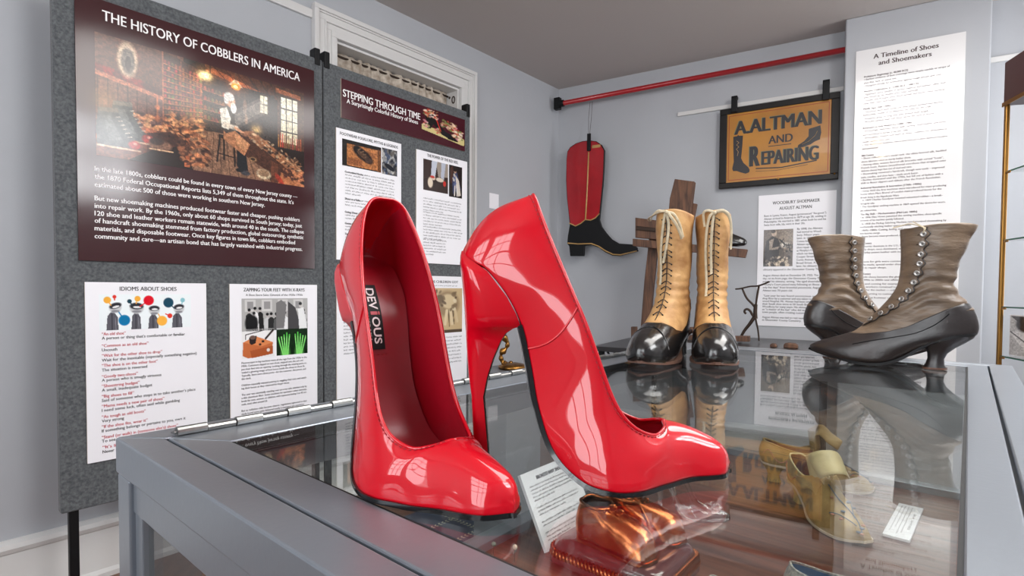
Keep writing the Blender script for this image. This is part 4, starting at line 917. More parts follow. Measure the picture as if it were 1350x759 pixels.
    # heel
    prof = [(.0, -.0062, .0040, .0050), (.003, -.0065, .0042, .0052), (.03, -.0095, .0022, .0052), (.0642, -.0112, -.001, .0058), (.081, -.0136, .0022, .0068), (.0975, -.0150, .0072, .0085), (.1125, -.0160, .0135, .0115), (.1195, -.0164, .0178, .0140), (.1240, -.0167, .0240, .0180), (.1262, -.0169, .0300, .0212), (.136, -.0174, .0262, .0226), (.150, -.0184, .0186, .0236), (.162, -.0195, .0095, .0238), (.171, -.0206, .0022, .0226), (.178, -.0214, -.0080, .0190), (.184, -.0212, -.0150, .0120), (.1885, -.0203, -.0180, .004)]
    prof = [(z*S, a*S, b*S, w*S*(1+.21*smooth(.1, .135, z))) for z, a, b, w in prof]
    rings = heel_rings(L_, prof, 40); mb = MB(); mb.grid(rings, cv=True, flip=True); mb.f.append(tuple(reversed(range(40)))); mb.mi.append(0)
    mb.build('heel', m_patent, e, smooth=True)
    # dark breast facing of the heel and its rubber tip
    rows = []
    for z, xb, xf, w in prof[1:10]:
        rows.append([(xf-abs(q)**3*(xf-xb)*.12+.0008, q*w*.94, z) for q in (-1, -.7, -.35, 0, .35, .7, 1)])
    MB().grid(rows).build('heel_breast', m_sole, e, smooth=True, solid=.0008, soff=0)
    t = [(x*1.0, y*1.06, 0.0) for x, y, z in rings[0]]; mb = MB(); mb.grid([[(x, y, z) for x, y, _ in t] for z in (0, .0038)], cv=True, flip=True); mb.f.append(tuple(reversed(range(40)))); mb.mi.append(0); mb.build('heel_tip', m_sole, e)
    return e
GT = GZ
make_pump('red patent stiletto pump on the right, standing side-on with its arch open', (-.0180, .3580, GT+.0012), .024, -1, -.011, .013)
make_pump('red patent stiletto pump on the left, seen from the front into its labelled insole', (-.1074, .3978, GT+.0012), -.8812, 1, .0023, .0107)

# ------------------------------------------------------------------ boots built in level slices
class Boot:
    def __init__(s, prof, border, pw=.92):
        s.p = prof; s.b = border; s.pw = pw; s.zt = prof[-1][0]
    def row(s, z):
        p = s.p; z = min(max(z, p[0][0]), p[-1][0])
        for i in range(len(p)-1):
            if z <= p[i+1][0]: break
        t = (z-p[i][0])/(p[i+1][0]-p[i][0]); return crv(p, i+t)
    def pt(s, a, z, off=0):
        def q(a, z):
            _, xb, xf, w, sk = s.row(z); ca, sa = math.cos(a), math.sin(a)
            x = (xb+xf)/2+(xf-xb)/2*math.copysign(abs(ca)**s.pw, ca); y = w*math.copysign(abs(sa)**.9, sa)*(1+sk*ca)
            return Vector((x, y, z))
        P = q(a, z)
        if off:
            e = .004; u = q(a+.04, z)-q(a-.04, z); v = q(a, min(z+e, s.zt))-q(a, max(z-e, s.p[0][0])); n = u.cross(v)
            if n.length > 1e-12: P = P+n.normalized()*off
        return P
    def zb(s, a):
        z = .06
        for _ in range(30):
            x = s.pt(a, z).x; t = np.interp(x, [r[0] for r in s.b], [r[1] for r in s.b]); z = z*.5+t*.5
        return float(z)
    def patch(s, mb, a0, a1, na, lo, hi, nz, off=0, closed=False, pz=1.0, mi=0, flip=False):
        rows = []
        for i in range(na if closed else na+1):
            a = a0+(a1-a0)*i/na; l, h = lo(a), hi(a)
            rows.append([s.pt(a, l+(h-l)*(j/nz)**pz, off) for j in range(nz+1)])
        mb.grid(rows, mi, cu=closed, flip=flip)
def boot_heel(prof, n=28, x0=0):
    rings = []
    for z, xb, xf, w in prof:
        r = []
        for i in range(n):
            a = 2*PI*i/n; ca, sa = math.cos(a), math.sin(a)
            x = (xb+xf)/2+(xf-xb)/2*(math.copysign(abs(ca)**.5, ca) if ca > 0 else ca); r.append((x, w*math.copysign(abs(sa)**.8, sa), z))
        rings.append(r)
    mb = MB(); mb.grid(rings, cv=True, flip=True); mb.f.append(tuple(reversed(range(n)))); mb.mi.append(0)
    return mb
TAN = [(0, .14, .215, .024, .0), (.004, .125, .236, .031, .05), (.012, .10, .246, .0350, .08), (.022, .075, .248, .0352, .10), (.032, .045, .245, .0345, .10), (.040, .012, .238, .0335, .1), (.046, .001, .228, .0325, .1), (.054, -.001, .208, .0310, .08), (.064, -.003, .182, .0298, .05), (.076, -.003, .158, .0288, .03), (.09, .001, .136, .0280, 0), (.108, .007, .118, .0268, 0), (.13, .011, .107, .0262, 0), (.16, .010, .104, .0270, 0), (.20, .006, .107, .0288, 0), (.235, .004, .110, .0300, 0), (.262, .003, .112, .0305, 0)]
TANB = [(-.01, .118), (.01, .115), (.04, .088), (.08, .060), (.12, .050), (.15, .054), (.172, .066), (.3, .068)]
TANS = [(0, .046, 0), (.004, .046, .015), (.02, .045, .024), (.045, .043, .026), (.07, .034, .022), (.095, .019, .024), (.12, .008, .031), (.15, .0045, .0365), (.18, .0045, .036), (.21, .0055, .030), (.235, .008, .020), (.249, .010, 0)]
def make_tan(label, toe_px, d, bow):
    d = Vector((*d, 0)).normalized(); toe = on_z(*toe_px, GZ); h = toe-d*.247
    e = thing('lace_up_boot', label, 'boot', (h.x, h.y, GZ+.0016), math.atan2(d.y, d.x), 'tan and black lace-up boots on the glass')
    B = Boot(TAN, TANB); top = lambda a: .262+.004*math.cos(a)*0
    mb = MB(); B.patch(mb, 0, 2*PI, 96, lambda a: max(.03, B.zb(a)-.012), lambda a: .2615+.003*math.sin(a*2+1), 60, 0, True, flip=False)
    # soft folds across the ankle
    for i, (x, y, z) in enumerate(mb.v):
        f = math.exp(-((z-.115)/.035)**2)*.0014*math.sin(z*420+y*60+x*30)+.0012*math.sin(z*70+x*55)*min(1, z/.1); r = math.hypot(x-.06, y) or 1
        mb.v[i] = (x+f*(x-.06)/r, y+f*y/r, z)
    mb.build('shaft', [m_suede], e, smooth=True, solid=.0016, soff=-1)
    mb = MB(); B.patch(mb, 0, 2*PI, 60, lambda a: .10, lambda a: .257, 12, -.0026, True, flip=True); mb.build('lining', m_holeblack, e, smooth=True)
    mb = MB(); B.patch(mb, 0, 2*PI, 120, lambda a: .004, lambda a: B.zb(a), 34, .0011, True); mb.v += []
    mb.build('vamp', m_blackleather, e, smooth=True, solid=.001)
    # toe cap with its raised stitched edge
    def zc(a):
        lo, hi = .012, .066
        for _ in range(24):
            m = (lo+hi)/2
            if B.pt(a, m).x > .200-.006*math.cos(a*3): lo = m
            else: hi = m
        return lo
    am = 1.02; mb = MB(); B.patch(mb, -am, am, 50, lambda a: .006, zc, 18, .0023); mb.build('toe_cap', m_blackleather, e, smooth=True, solid=.001)
    MB().tube([B.pt(-am+2*am*i/40, zc(-am+2*am*i/40), .0024) for i in range(41)], .0008, 6).build('cap_stitching', m_blackleather, e, smooth=True)
    L_ = Last(TANS, TANS, 12, bend=0); mb = MB(); sole_slab(mb, L_, .0022, .0012, .0032, 60); mb.build('sole', m_leatheredge, e, auto=.7)
    boot_heel([(0, .006, .046, .0170), (.004, .006, .045, .0168), (.02, .006, .040, .0160), (.033, .003, .045, .0195), (.0425, .0, .056, .0235)]).build('heel', m_blackleather, e, auto=.6)
    # counter seam
    mb = MB()
    zz = [.078+.0112*i for i in range(16)]
    mb.tube([B.pt(0, .07+.19*i/30, .0008) for i in range(31)], .0007, 5)
    mb.build('front_opening', m_holeblack, e)
    lac = MB(); eye = MB()
    for i, z in enumerate(zz):
        z = z+.0015*math.sin(i*2.3); x = B.row(z)[2]; ay = .0065/ max(B.row(z)[3], .01)
        L1, R1 = B.pt(ay, z, .0012), B.pt(-ay, z, .0012); C1 = B.pt(0, z+.0045, .0026); C0_ = B.pt(0, z-.002, .0024)
        for P in (L1, R1): eye.ball(tuple(P), .0015, 6)
        lac.tube([L1, (L1+C1)/2+Vector((.0008, 0, .0008)), C1, C0_], .0009, 5); lac.tube([R1, (R1+C1)/2+Vector((.0008, 0, .0008)), C1], .0009, 5)
        if i and i < 15: lac.tube([C0_, B.pt(0, z-.0075, .0024)], .0007, 5)
    lac.build('laces', m_lace, e, smooth=True); eye.build('eyelets', m_black, e, smooth=True)
    mb = MB(); K_ = B.pt(0, .2585, .003)
    mb.ball(tuple(K_), .004, 8)
    for path in bow:
        pts = []
        for (dy, z, out) in path: pts.append(B.pt(math.asin(max(-.95, min(.95, dy/.0305))), min(z, .2615), out)+Vector((0, 0, max(0, z-.2615))))
        sm = []
        for i in range((len(pts)-1)*6+1): sm.append(Vector(crv([tuple(p) for p in pts], i/6)))
        mb.tube(sm, .0024, 8, flat=.3, up=(1, 0, .2))
    mb.build('lace_bow', m_ribbon, e, smooth=True)
    return e
# bow strands: sideways offset, height, distance off the leather
bowL = [[(0, .259, .004), (-.010, .262, .006), (-.020, .256, .008), (-.027, .249, .010), (-.022, .252, .014), (-.008, .258, .008), (0, .259, .005)], [(0, .259, .004), (.009, .255, .006), (.016, .238, .006), (.021, .215, .005)], [(.002, .259, .004), (.006, .250, .008), (.012, .235, .010), (.017, .219, .008), (.019, .212, .006)], [(-.001, .258, .003), (-.004, .235, .004), (-.009, .19, .003), (-.010, .150, .002), (-.011, .13, .002)], [(.0, .258, .003), (.003, .235, .004), (.0, .2, .003), (-.005, .17, .003)]]
bowR = [[(0, .259, .004), (-.006, .252, .006), (-.010, .225, .005), (-.012, .185, .003), (-.011, .135, .002), (-.012, .11, .002)], [(0, .259, .004), (.010, .260, .007), (.018, .248, .008), (.023, .222, .007), (.026, .196, .005)], [(0, .26, .004), (.008, .262, .010), (.015, .252, .012), (.020, .226, .010), (.024, .198, .006)], [(-.001, .258, .003), (-.003, .23, .004), (-.004, .19, .003), (-.003, .15, .002)], [(0, .259, .004), (-.008, .263, .006), (-.013, .258, .008), (-.012, .235, .006)]]
make_tan('tall tan and black lace-up boot on the left, its bow spread sideways', (843, 485.5), (-.53, -.85), bowL)
make_tan('tall tan and black lace-up boot on the right, its long loop hanging down', (945, 487.5), (-.30, -.95), bowR)

BRN = [(0, .132, .185, .018, 0), (.003, .126, .205, .026, -.05), (.009, .112, .232, .0305, -.12), (.016, .100, .258, .0305, -.2), (.024, .088, .266, .030, -.25), (.032, .072, .252, .0295, -.25), (.040, .052, .228, .029, -.2), (.048, .024, .203, .0285, -.12), (.055, .003, .186, .028, -.05), (.065, -.002, .172, .0275, 0), (.078, -.001, .158, .0270, 0), (.095, .006, .1425, .0262, 0), (.112, .020, .128, .0255, 0), (.130, .031, .1175, .0252, 0), (.15, .030, .1135, .0260, 0), (.175, .023, .1125, .0280, 0), (.20, .013, .1135, .0300, 0), (.223, .003, .1150, .0320, 0)]
BRB = [(-.01, .100), (.005, .103), (.02, .104), (.045, .094), (.073, .080), (.10, .066), (.13, .057), (.17, .051), (.3, .050)]
BRS = [(.0005, .060, 0), (.006, .058, .014), (.03, .054, .022), (.06, .045, .022), (.085, .030, .0205), (.11, .0145, .023), (.137, .005, .029), (.165, .003, .0305), (.195, .0055, .0255), (.225, .0105, .0165), (.25, .0155, .009), (.267, .020, 0)]
BX = .845
BRN = [(z, a*BX, b*BX, w, k) for z, a, b, w, k in BRN]; BRB = [(a*BX, z) for a, z in BRB]; BRS = [(a*BX, z, w) for a, z, w in BRS]
def make_brown(label, heel, d, side, string):
    d = Vector((*d, 0)).normalized()
    e = thing('button_boot', label, 'boot', (heel.x, heel.y, GZ+.0016), math.atan2(d.y, d.x), 'brown button boots on the glass')
    B = Boot(BRN, BRB)
    tp = lambda a: .2225+.003*math.sin(a*side)-.004*max(0, math.cos(a))
    mb = MB(); B.patch(mb, 0, 2*PI, 120, lambda a: max(.03, B.zb(a)-.01), tp, 70, 0, True)
    for i, (x, y, z) in enumerate(mb.v):
        g = math.exp(-((z-.12)/.04)**2); f = g*.0016*math.sin(z*330+x*95+2*math.sin(x*80))+.0008*math.sin(z*150-x*90+y*70); r = math.hypot(x-.07, y) or 1
        mb.v[i] = (x+f*(x-.07)/r, y+f*y/r, z)
    mb.build('shaft', m_taupe, e, smooth=True, solid=.0015)
    mb = MB(); B.patch(mb, 0, 2*PI, 60, lambda a: .09, lambda a: tp(a)+.0006, 12, -.0048, True, flip=True); mb.build('lining', m_cream, e, smooth=True, solid=.0012, soff=0)
    mb = MB(); B.patch(mb, 0, 2*PI, 130, lambda a: .003, lambda a: B.zb(a), 34, .0010, True); mb.build('vamp', m_darkbrown, e, smooth=True, solid=.001)
    # stitched quarter seam running down from the ankle
    MB().tube([B.pt(side*(2.05-.75*t), .088-.055*t, .0016) for t in [i/14 for i in range(15)]], .0007, 5).build('quarter_seam', m_black, e)
    L_ = Last(BRS, BRS, 12, bend=0); mb = MB(); sole_slab(mb, L_, .0016, .0012, .003, 60); mb.build('sole', m_black, e, auto=.7)
    boot_heel([(z, a*BX, b_*BX, w) for z, a, b_, w in [(0, .040, .077, .0155), (.0035, .041, .0755, .015), (.007, .0435, .0725, .0135), (.016, .0445, .0695, .0122), (.025, .040, .070, .0135), (.034, .029, .0745, .017), (.043, .0145, .083, .0205), (.0505, .004, .086, .0225), (.055, .001, .07, .022)]]).build('heel', m_darkbrown, e, auto=.6, smooth=True)
    boot_heel([(z, a*BX, b_*BX, w) for z, a, b_, w in [(-.0002, .0395, .0775, .016), (.0028, .0398, .0772, .0158)]]).build('top_piece', m_leatheredge, e)
    # scalloped flap carrying the buttons
    zs = [.211, .196, .180, .1655, .1505, .136, .1225, .109, .096, .0845, .0735]
    def af(z): return np.interp(z, [.055, .075, .09, .11, .135, .16, .225], [.12, .45, .72, .98, 1.20, 1.30, 1.28])
    rows = []
    for i in range(121):
        z = .064+(.2215-.064)*i/120; near = min(abs(z-q) for q in zs); sc = .055*math.cos(PI*min(1, near/.0072))
        a1 = af(z)+.10+sc; rows.append([B.pt(side*a1*j/14, z, .0012+.0010*(j/14)**2) for j in range(15)])
    MB().grid(rows, flip=side > 0).build('button_flap', m_taupe, e, smooth=True, solid=.0012, soff=0)
    MB().tube([r[-1] for r in rows], .0009, 6).build('flap_edge', m_darkbrown, e, smooth=True)
    for q in zs:
        P = B.pt(side*(af(q)-.02), q, .0042); n = (B.pt(side*(af(q)-.02), q, .02)-P).normalized(); R_ = n.to_track_quat('Z', 'Y').to_matrix()
        mb = MB(); mb.lathe([(0, -.002), (.0016, -.002), (.0042, 0), (.0045, .0008), (.0040, .0017), (.0030, .0018), (.0022, .0013), (0, .0013)], 16)
        mb.v = [tuple(R_ @ Vector(v)+P) for v in mb.v]; bt = mb.build('button', m_steelbutton, e, smooth=True)
        mb = MB(); mb.ball((0, 0, .0014), .0009, 6); mb.v = [tuple(R_ @ Vector(v)+P) for v in mb.v]; mb.build('shank_dot', m_black, bt)
        mb = MB(); mb.tube([B.pt(side*(af(q)-.03), q, .0028), B.pt(side*(af(q)-.2), q-.0012, .0026)], .0006, 5); mb.build('buttonhole', m_holeblack, e)
    if string:
        P = B.pt(side*(af(.211)-.02), .213, .006); T_ = B.pt(side*.8, .2225, .002)
        MB().tube([Vector(crv([tuple(P), tuple(P+Vector((0, 0, .008))), tuple(T_+Vector((-.001, 0, .006))), tuple(T_+Vector((.010, -.0, .004))), tuple(T_+Vector((.022, 0, .001)))], i/6)) for i in range(25)], .0009, 6).tube([P, P+Vector((-.003, 0, .007)), T_+Vector((-.004, 0, .009))], .0008, 6).build('string_tie', m_ribbon, e, smooth=True)
    return e
vw = (Vector((ray(1165, 385).x, ray(1165, 385).y, 0))).normalized(); sd = Vector((-vw.y, vw.x, 0))       # side-on to the view
hb = on_z(1232, 488, GZ); dF = (sd*.99+vw*.08).normalized()
pF = hb-dF*.050+vw*.012
make_brown('brown leather button boot in front, toe to the left, all its buttons showing', pF, (dF.x, dF.y), 1, True)
hb2 = on_z(1097, 470, GZ); dB = (-sd*.88+vw*.47).normalized()
make_brown('brown leather button boot behind the other, heel at left and toe hidden', hb2-dB*.050+vw*.014, (dB.x, dB.y), -1, False)

# ------------------------------------------------------------------ things on the back wall
def polyloc(fr, pts, sc=1, ox=0, oy=0): return [fr.loc(ox+x/sc, oy+y/sc) for x, y in pts]
def wallthing(name, label, cat, fr, x, z): return thing(name, label, cat, fr.w(x, 0, z), fr.rz)
# red pole and its bracket on the left wall
FPole = FB.off(.10); pl = FPole.loc(737, 137); pr = FPole.loc(1112, 66)
e = wallthing('hanging_pole', 'long red pole running high across the back wall corner to pier', 'pole', FPole, pl[0], pl[1])
n_ = pr[0]-pl[0]+.05; dz_ = (pr[1]-pl[1])*n_/(pr[0]-pl[0])
MB().tube([(0, 0, 0), (n_, 0, dz_)], .0165, 20).build('pole', m_redpole, e, smooth=True)
q = MB().box(-.035, .012, -.02, .02, -.04, .045).lathe([(0, .0), (.024, .0), (.024, .03), (0, .03)], 16, (.010, 0, 0), ax='x'); q.build('bracket', m_black, e, bevel=.003)
# boot-shaped trade sign
FS = FB.off(.10); sc, ox, oy = 3.3, 730, 120
out = polyloc(FS, [(60, 300), (64, 265), (76, 246), (100, 230), (130, 220), (160, 217), (190, 221), (212, 236), (225, 260), (223, 330), (219, 400), (212, 470), (206, 530), (203, 560), (212, 590), (232, 618), (256, 645), (288, 664), (350, 668), (366, 682), (370, 697), (330, 708), (290, 718), (258, 716), (228, 702), (200, 682), (168, 670), (138, 674), (136, 718), (76, 718), (72, 676), (63, 664), (66, 630), (74, 585), (70, 540), (62, 470), (58, 390)], sc, ox, oy)
bx, bz = out[0][0], min(p[1] for p in out)
e = wallthing('boot_shaped_sign', 'flat wooden boot-shaped shop sign, red shaft and black foot, hung by wire', 'sign', FS, bx, bz)
L0 = lambda P: [(x-bx, z-bz) for x, z in P]
def smoothpoly(P, k=4):
    n = len(P); o = []
    for i in range(n):
        p = [P[(i-1) % n], P[i], P[(i+1) % n], P[(i+2) % n]]; d = math.dist(p[1], p[2])
        for j in range(k if d < .06 else 1): o.append(tuple(crv([(*q, ) for q in p], 1+j/k)))
    return o
outl = L0(out); MB().prism(outl, -.02, 0).build('foot_board', m_black, e, bevel=.003)
red = L0(polyloc(FS, [(62, 300), (66, 268), (78, 249), (101, 233), (130, 223), (160, 220), (189, 224), (210, 239), (222, 262), (220, 330), (216, 400), (209, 470), (203, 530), (186, 552), (165, 562), (143, 560), (120, 578), (100, 588), (78, 578), (73, 540), (65, 470), (61, 390)], sc, ox, oy))
m_signred = mat('worn_red_paint', rgb(172, 16, 30), .3, coat=.4, var=.25, vscale=9)
m_gold = mat('dull_gold_paint', rgb(190, 150, 92), .45, var=.2, vscale=30)
MB().prism(red, -.0215, -.0201).build('shaft_panel', m_signred, e)
def line3(fr, P, w, y, x0, z0, sc, ox, oy):
    mb = MB(); Q = polyloc(fr, P, sc, ox, oy); mb.tube([(x-x0, y, z-z0) for x, z in Q], w, 6); return mb
mb = line3(FS, [(157, 268), (152, 400), (148, 480), (143, 560)], .0052, -.0215, bx, bz, sc, ox, oy)
Q = line3(FS, [(73, 576), (100, 588), (122, 577), (143, 560), (165, 563), (186, 553), (204, 534)], .0045, -.0205, bx, bz, sc, ox, oy); mb.add(Q.v, Q.f)
Q = line3(FS, [(66, 662), (110, 666), (168, 664), (200, 676), (230, 696), (262, 711), (295, 713), (366, 696)], .0045, -.0205, bx, bz, sc, ox, oy); mb.add(Q.v, Q.f)
mb.build('gold_lines', m_gold, e, smooth=True)
a, b = FS.loc(ox+172/sc, oy+252/sc), FS.loc(ox+208/sc, oy+235/sc); MB().box(a[0]-bx, b[0]-bx, -.0235, -.0215, a[1]-bz, b[1]-bz).build('paper_tag', m_gold, e)
a, b = FS.loc(ox+152/sc, oy+265/sc), FS.loc(ox+168/sc, oy+188/sc); MB().box(a[0]-bx, b[0]-bx, -.034, -.0216, a[1]-bz, b[1]-bz).build('hanging_clip', m_black, e, bevel=.002)
xc = (a[0]+b[0])/2-bx; zt_ = FPole.loc(ox+160/sc, 131)[1]-bz-.018
MB().tube([(xc-.004, -.026, b[1]-bz-.01), (xc-.012, -.012, (b[1]-bz+zt_)/2), (xc-.006, 0, zt_)], .0014, 5).tube([(xc+.004, -.026, b[1]-bz-.01), (xc+.010, -.012, (b[1]-bz+zt_)/2), (xc+.010, 0, zt_)], .0014, 5).build('hanging_wire', m_lace, e)

# the yellow ALTMAN sign
FA = FB.off(.022)
m_frame = mat('black_sign_frame', rgb(26, 21, 20), .45, spec=.3, var=.3, vscale=14); m_yel = mat('aged_yellow_paint', rgb(190, 130, 40), .35, c2=rgb(158, 102, 34), vscale=4, coat=.2)
b = Board('shop_sign', 'black-framed yellow sign reading A. ALTMAN AND REPAIRING on the back wall', 'sign', FA, (950, 147), (1108, 121.5), (948.5, 249.5), m_yel, .018, edge=m_frame, bevel=.002)
sc, ox, oy = 5.06, 940, 110
def sp(x, y): return b.lp(ox+x/sc, oy+y/sc)
# picture-space guide points, squared up to the board
gx0, gz1 = sp(100, 212)[0], (sp(100, 212)[1]+sp(800, 112)[1])/2; gx1, gz0 = sp(780, 610)[0], (sp(88, 662)[1]+sp(778, 612)[1])/2
fw = gx0; MB().box(0, b.wd, -.026, -.0181, 0, gz0).box(0, b.wd, -.026, -.0181, gz1, b.h).box(0, gx0, -.026, -.0181, gz0, gz1).box(gx1, b.wd, -.026, -.0181, gz0, gz1).build('sign_frame', m_frame, b.e, bevel=.003)
def uv(u, v): return gx0+(gx1-gx0)*u, gz1+(gz0-gz1)*v
def rline(mb, P, w): 
    for (x0, z0), (x1, z1) in zip(P, P[1:]):
        dx, dz = x1-x0, z1-z0; l = math.hypot(dx, dz); nx, nz = -dz/l*w, dx/l*w
        mb.add([(x0-nx, -.0184, z0-nz), (x1-nx, -.0184, z1-nz), (x1+nx, -.0184, z1+nz), (x0+nx, -.0184, z0+nz)], [(0, 1, 2, 3)])
mb = MB(); c4 = [uv(.02, .03), uv(.98, .03), uv(.98, .965), uv(.02, .965), uv(.02, .03)]; rline(mb, c4, .002); mb.build('red_border', mat('faded_red_line', rgb(150, 60, 26), .5), b.e)
Wg, Hg = gx1-gx0, gz0-gz1
def st(t, u0, v, u1, hv, key, dx=0, dz=0, bold=.04, y=-.0190, up=0):
    x, z = uv(u0, v); put_text(b.mb(key), t, x+dx, z+dz, hv*abs(Hg)/.72, (u1-u0)*Wg, bold=bold, y=y, res=6)
for key, dx, dz, y in (('shade', -.0045, .003, -.0186), ('k', 0, 0, -.0192)):
    st('A.ALTMAN', .075, .31, .92, .20, key, dx, dz, y=y)
    st('R', .235, .795, .345, .30, key, dx, dz, y=y); st('EPAIRING', .355, .79, .90, .20, key, dx, dz, y=y)
    if key == 'k': st('AND', .42, .50, .655, .115, key, y=y, bold=.03)
mb = b.mb('k')
def sline(P, w, y=-.0191):
    for (u0, v0), (u1, v1) in zip(P, P[1:]):
        (x0, z0), (x1, z1) = uv(u0, v0), uv(u1, v1); dx, dz = x1-x0, z1-z0; l = math.hypot(dx, dz); nx, nz = -dz/l*w, dx/l*w
        mb.add([(x0-nx, y, z0-nz), (x1-nx, y, z1-nz), (x1+nx, y, z1+nz), (x0+nx, y, z0+nz)], [(0, 1, 2, 3)])
sline([(.42, .535), (.64, .535)], .0022); sline([(.30, .83), (.55, .85), (.88, .80)], .0035); sline([(.30, .868), (.5, .885), (.80, .845)], .0012)
def spoly(P, key='k', y=-.0191):
    pts = [uv(u, v) for u, v in P]; b.mb(key).add([(x, y, z) for x, z in pts], [tuple(reversed(range(len(pts))))])
spoly([(.065, .335), (.105, .33), (.115, .315), (.125, .33), (.165, .335), (.160, .50), (.150, .66), (.175, .73), (.225, .80), (.240, .84), (.235, .875), (.20, .89), (.15, .865), (.11, .84), (.07, .835), (.060, .80), (.075, .70), (.068, .5)][::1])
spoly([(.80, .36), (.905, .33), (.915, .43), (.905, .49), (.905, .52), (.86, .54), (.82, .575), (.75, .60), (.70, .60), (.705, .565), (.76, .52), (.80, .46)][::1])
for P in ([(.10, .40), (.125, .43), (.10, .46), (.125, .49), (.10, .52), (.12, .56), (.11, .62)],):
    for (u0, v0), (u1, v1) in zip(P, P[1:]):
        (x0, z0), (x1, z1) = uv(u0, v0), uv(u1, v1); b.mb('y').tube([(x0, -.0192, z0), (x1, -.0192, z1)], .0012, 4)
b.T['y'].tube([(uv(u, v)[0], -.0192, uv(u, v)[1]) for u, v in ((.74, .56), (.80, .53), (.86, .46), (.88, .40))], .001, 4)
b.T.pop('y').build('boot_highlights', m_gold, b.e); b.T.pop('shade').build('letter_shading', mat('grey_green_shade', rgb(110, 112, 84), .5), b.e)
b.done()
for (x, y0, y1) in ((969.5, 129, 150), (1089.5, 108, 134)):
    p0, p1 = b.lp(x, y0), b.lp(x, y1); MB().box(p0[0]-.018, p0[0]+.018, -.045, -.0265, p1[1], p0[1]).box(p0[0]-.018, p0[0]+.018, -.045, .0, p0[1]-.016, p0[1]).build('hook', m_black, b.e, bevel=.003)
MB().ball((b.wd*.52, -.027, .028), .008, 8).ball((b.wd*.985-.01, -.027, .03), .006, 8).build('frame_screws', m_brass, b.e, smooth=True)

# ------------------------------------------------------------------ display stand behind the case and what stands on it
TZ = .78
pt0 = on_z(780, 456, TZ); FBT = Frame(Vector((pt0.x, pt0.y, 0)), W2)
dep = -((pt0-C0).dot(N2)); wdt = 1.83-(pt0-C0).dot(W2); print('table', dep, wdt)
e = thing('side_table', 'black-topped side table standing between the case and the back wall', 'table', (pt0.x, pt0.y, 0), FB.rz)
MB().box(0, wdt, 0, dep-.04, TZ-.025, TZ).build('table_top', mat('black_table_top', rgb(40, 38, 40), .3), e, bevel=.003)
for x in (.04, wdt-.04):
    for y in (.04, dep-.08): MB().box(x-.013, x+.013, y-.013, y+.013, 0, TZ-.0255).build('leg', m_black, e, bevel=.002)
mb = MB().tube([(.08, .02, TZ-.026), (.10, .03, TZ-.06), (.12, .02, TZ-.026)], .006, 6).tube([(.14, .02, TZ-.026), (.17, .03, TZ-.055)], .006, 6); mb.build('folding_catch', m_black, e)
# cobbler's wooden jack
FW = FB.off(.42)
def plank(e, P, y0, y1, bx, bz, name, m=m_wood, sc=1, ox=0, oy=0):
    return MB().prism([(x-bx, max(z-bz, .0006)) for x, z in polyloc(FW, P, sc, ox, oy)], y0, y1).build(name, m, e, bevel=.0025)
bp_ = FW.loc(852, 452); bx, bz = bp_[0], TZ
e = thing('cobblers_bench_frame', 'old brown wooden cobbler stand with tilted post and cross rail behind the lace-up boots', 'stand', FW.w(bx, 0, TZ), FB.rz)
plank(e, [(890.5, 236.5), (916.5, 240), (903, 350), (889, 455), (868, 455), (884, 262)], -.02, .02, bx, bz, 'post')
plank(e, [(908, 266), (918, 268), (900, 352), (890, 350)], .022, .045, bx, bz, 'brace')
plank(e, [(856, 300), (868, 300), (858, 400), (858, 455), (842, 455), (848, 370)], .0205, .05, bx, bz, 'leg')
plank(e, [(838, 315.5), (987, 329.5), (984, 340.5), (838, 325)], -.06, -.021, bx, bz, 'cross_rail')
plank(e, [(841, 288), (880, 293), (880, 317.5), (841, 314)], -.055, -.0205, bx, bz, 'vise_block')
plank(e, [(843, 299), (878, 303), (878, 308), (843, 304)], -.064, -.0555, bx, bz, 'vise_jaw', m_iron)
plank(e, [(885, 432), (960, 428), (960, 436), (885, 440)], -.05, -.021, bx, bz, 'lower_rail')
plank(e, [(885, 441), (990, 442), (990, 449), (885, 450)], -.08, -.021, bx, bz, 'lower_rail')
plank(e, [(835, 430), (842, 430), (842, 455), (835, 455)], -.05, -.02, bx, bz, 'peg')
# small black shoe on its rail
rp = FW.loc(924, 323.8); P0 = FW.w(rp[0]-.012, -.0405, rp[1]); 
k_ = .235
BS = [tuple([r[0]*1.05, r[1]*1.08, r[2]*1.08, r[3]*.9, r[4]]) for r in TAN if r[0] < .15]
B_ = Boot(BS, TANB); mb = MB(); B_.patch(mb, 0, 2*PI, 48, lambda a: 0, lambda a: .136, 30, 0, True); n0 = len(mb.v)
e = thing('small_black_boot', 'small black ankle boot resting on the wooden cross rail behind the right lace-up boot', 'boot', (P0.x, P0.y, P0.z+.003), FB.rz)
mb.build('upper', m_blackleather, e, smooth=True, solid=.0015); MB().box(.004, .055, -.016, .016, -.0, .046).build('heel', m_black, e, bevel=.003)
e.rotation_euler = (0, .075, FB.rz)
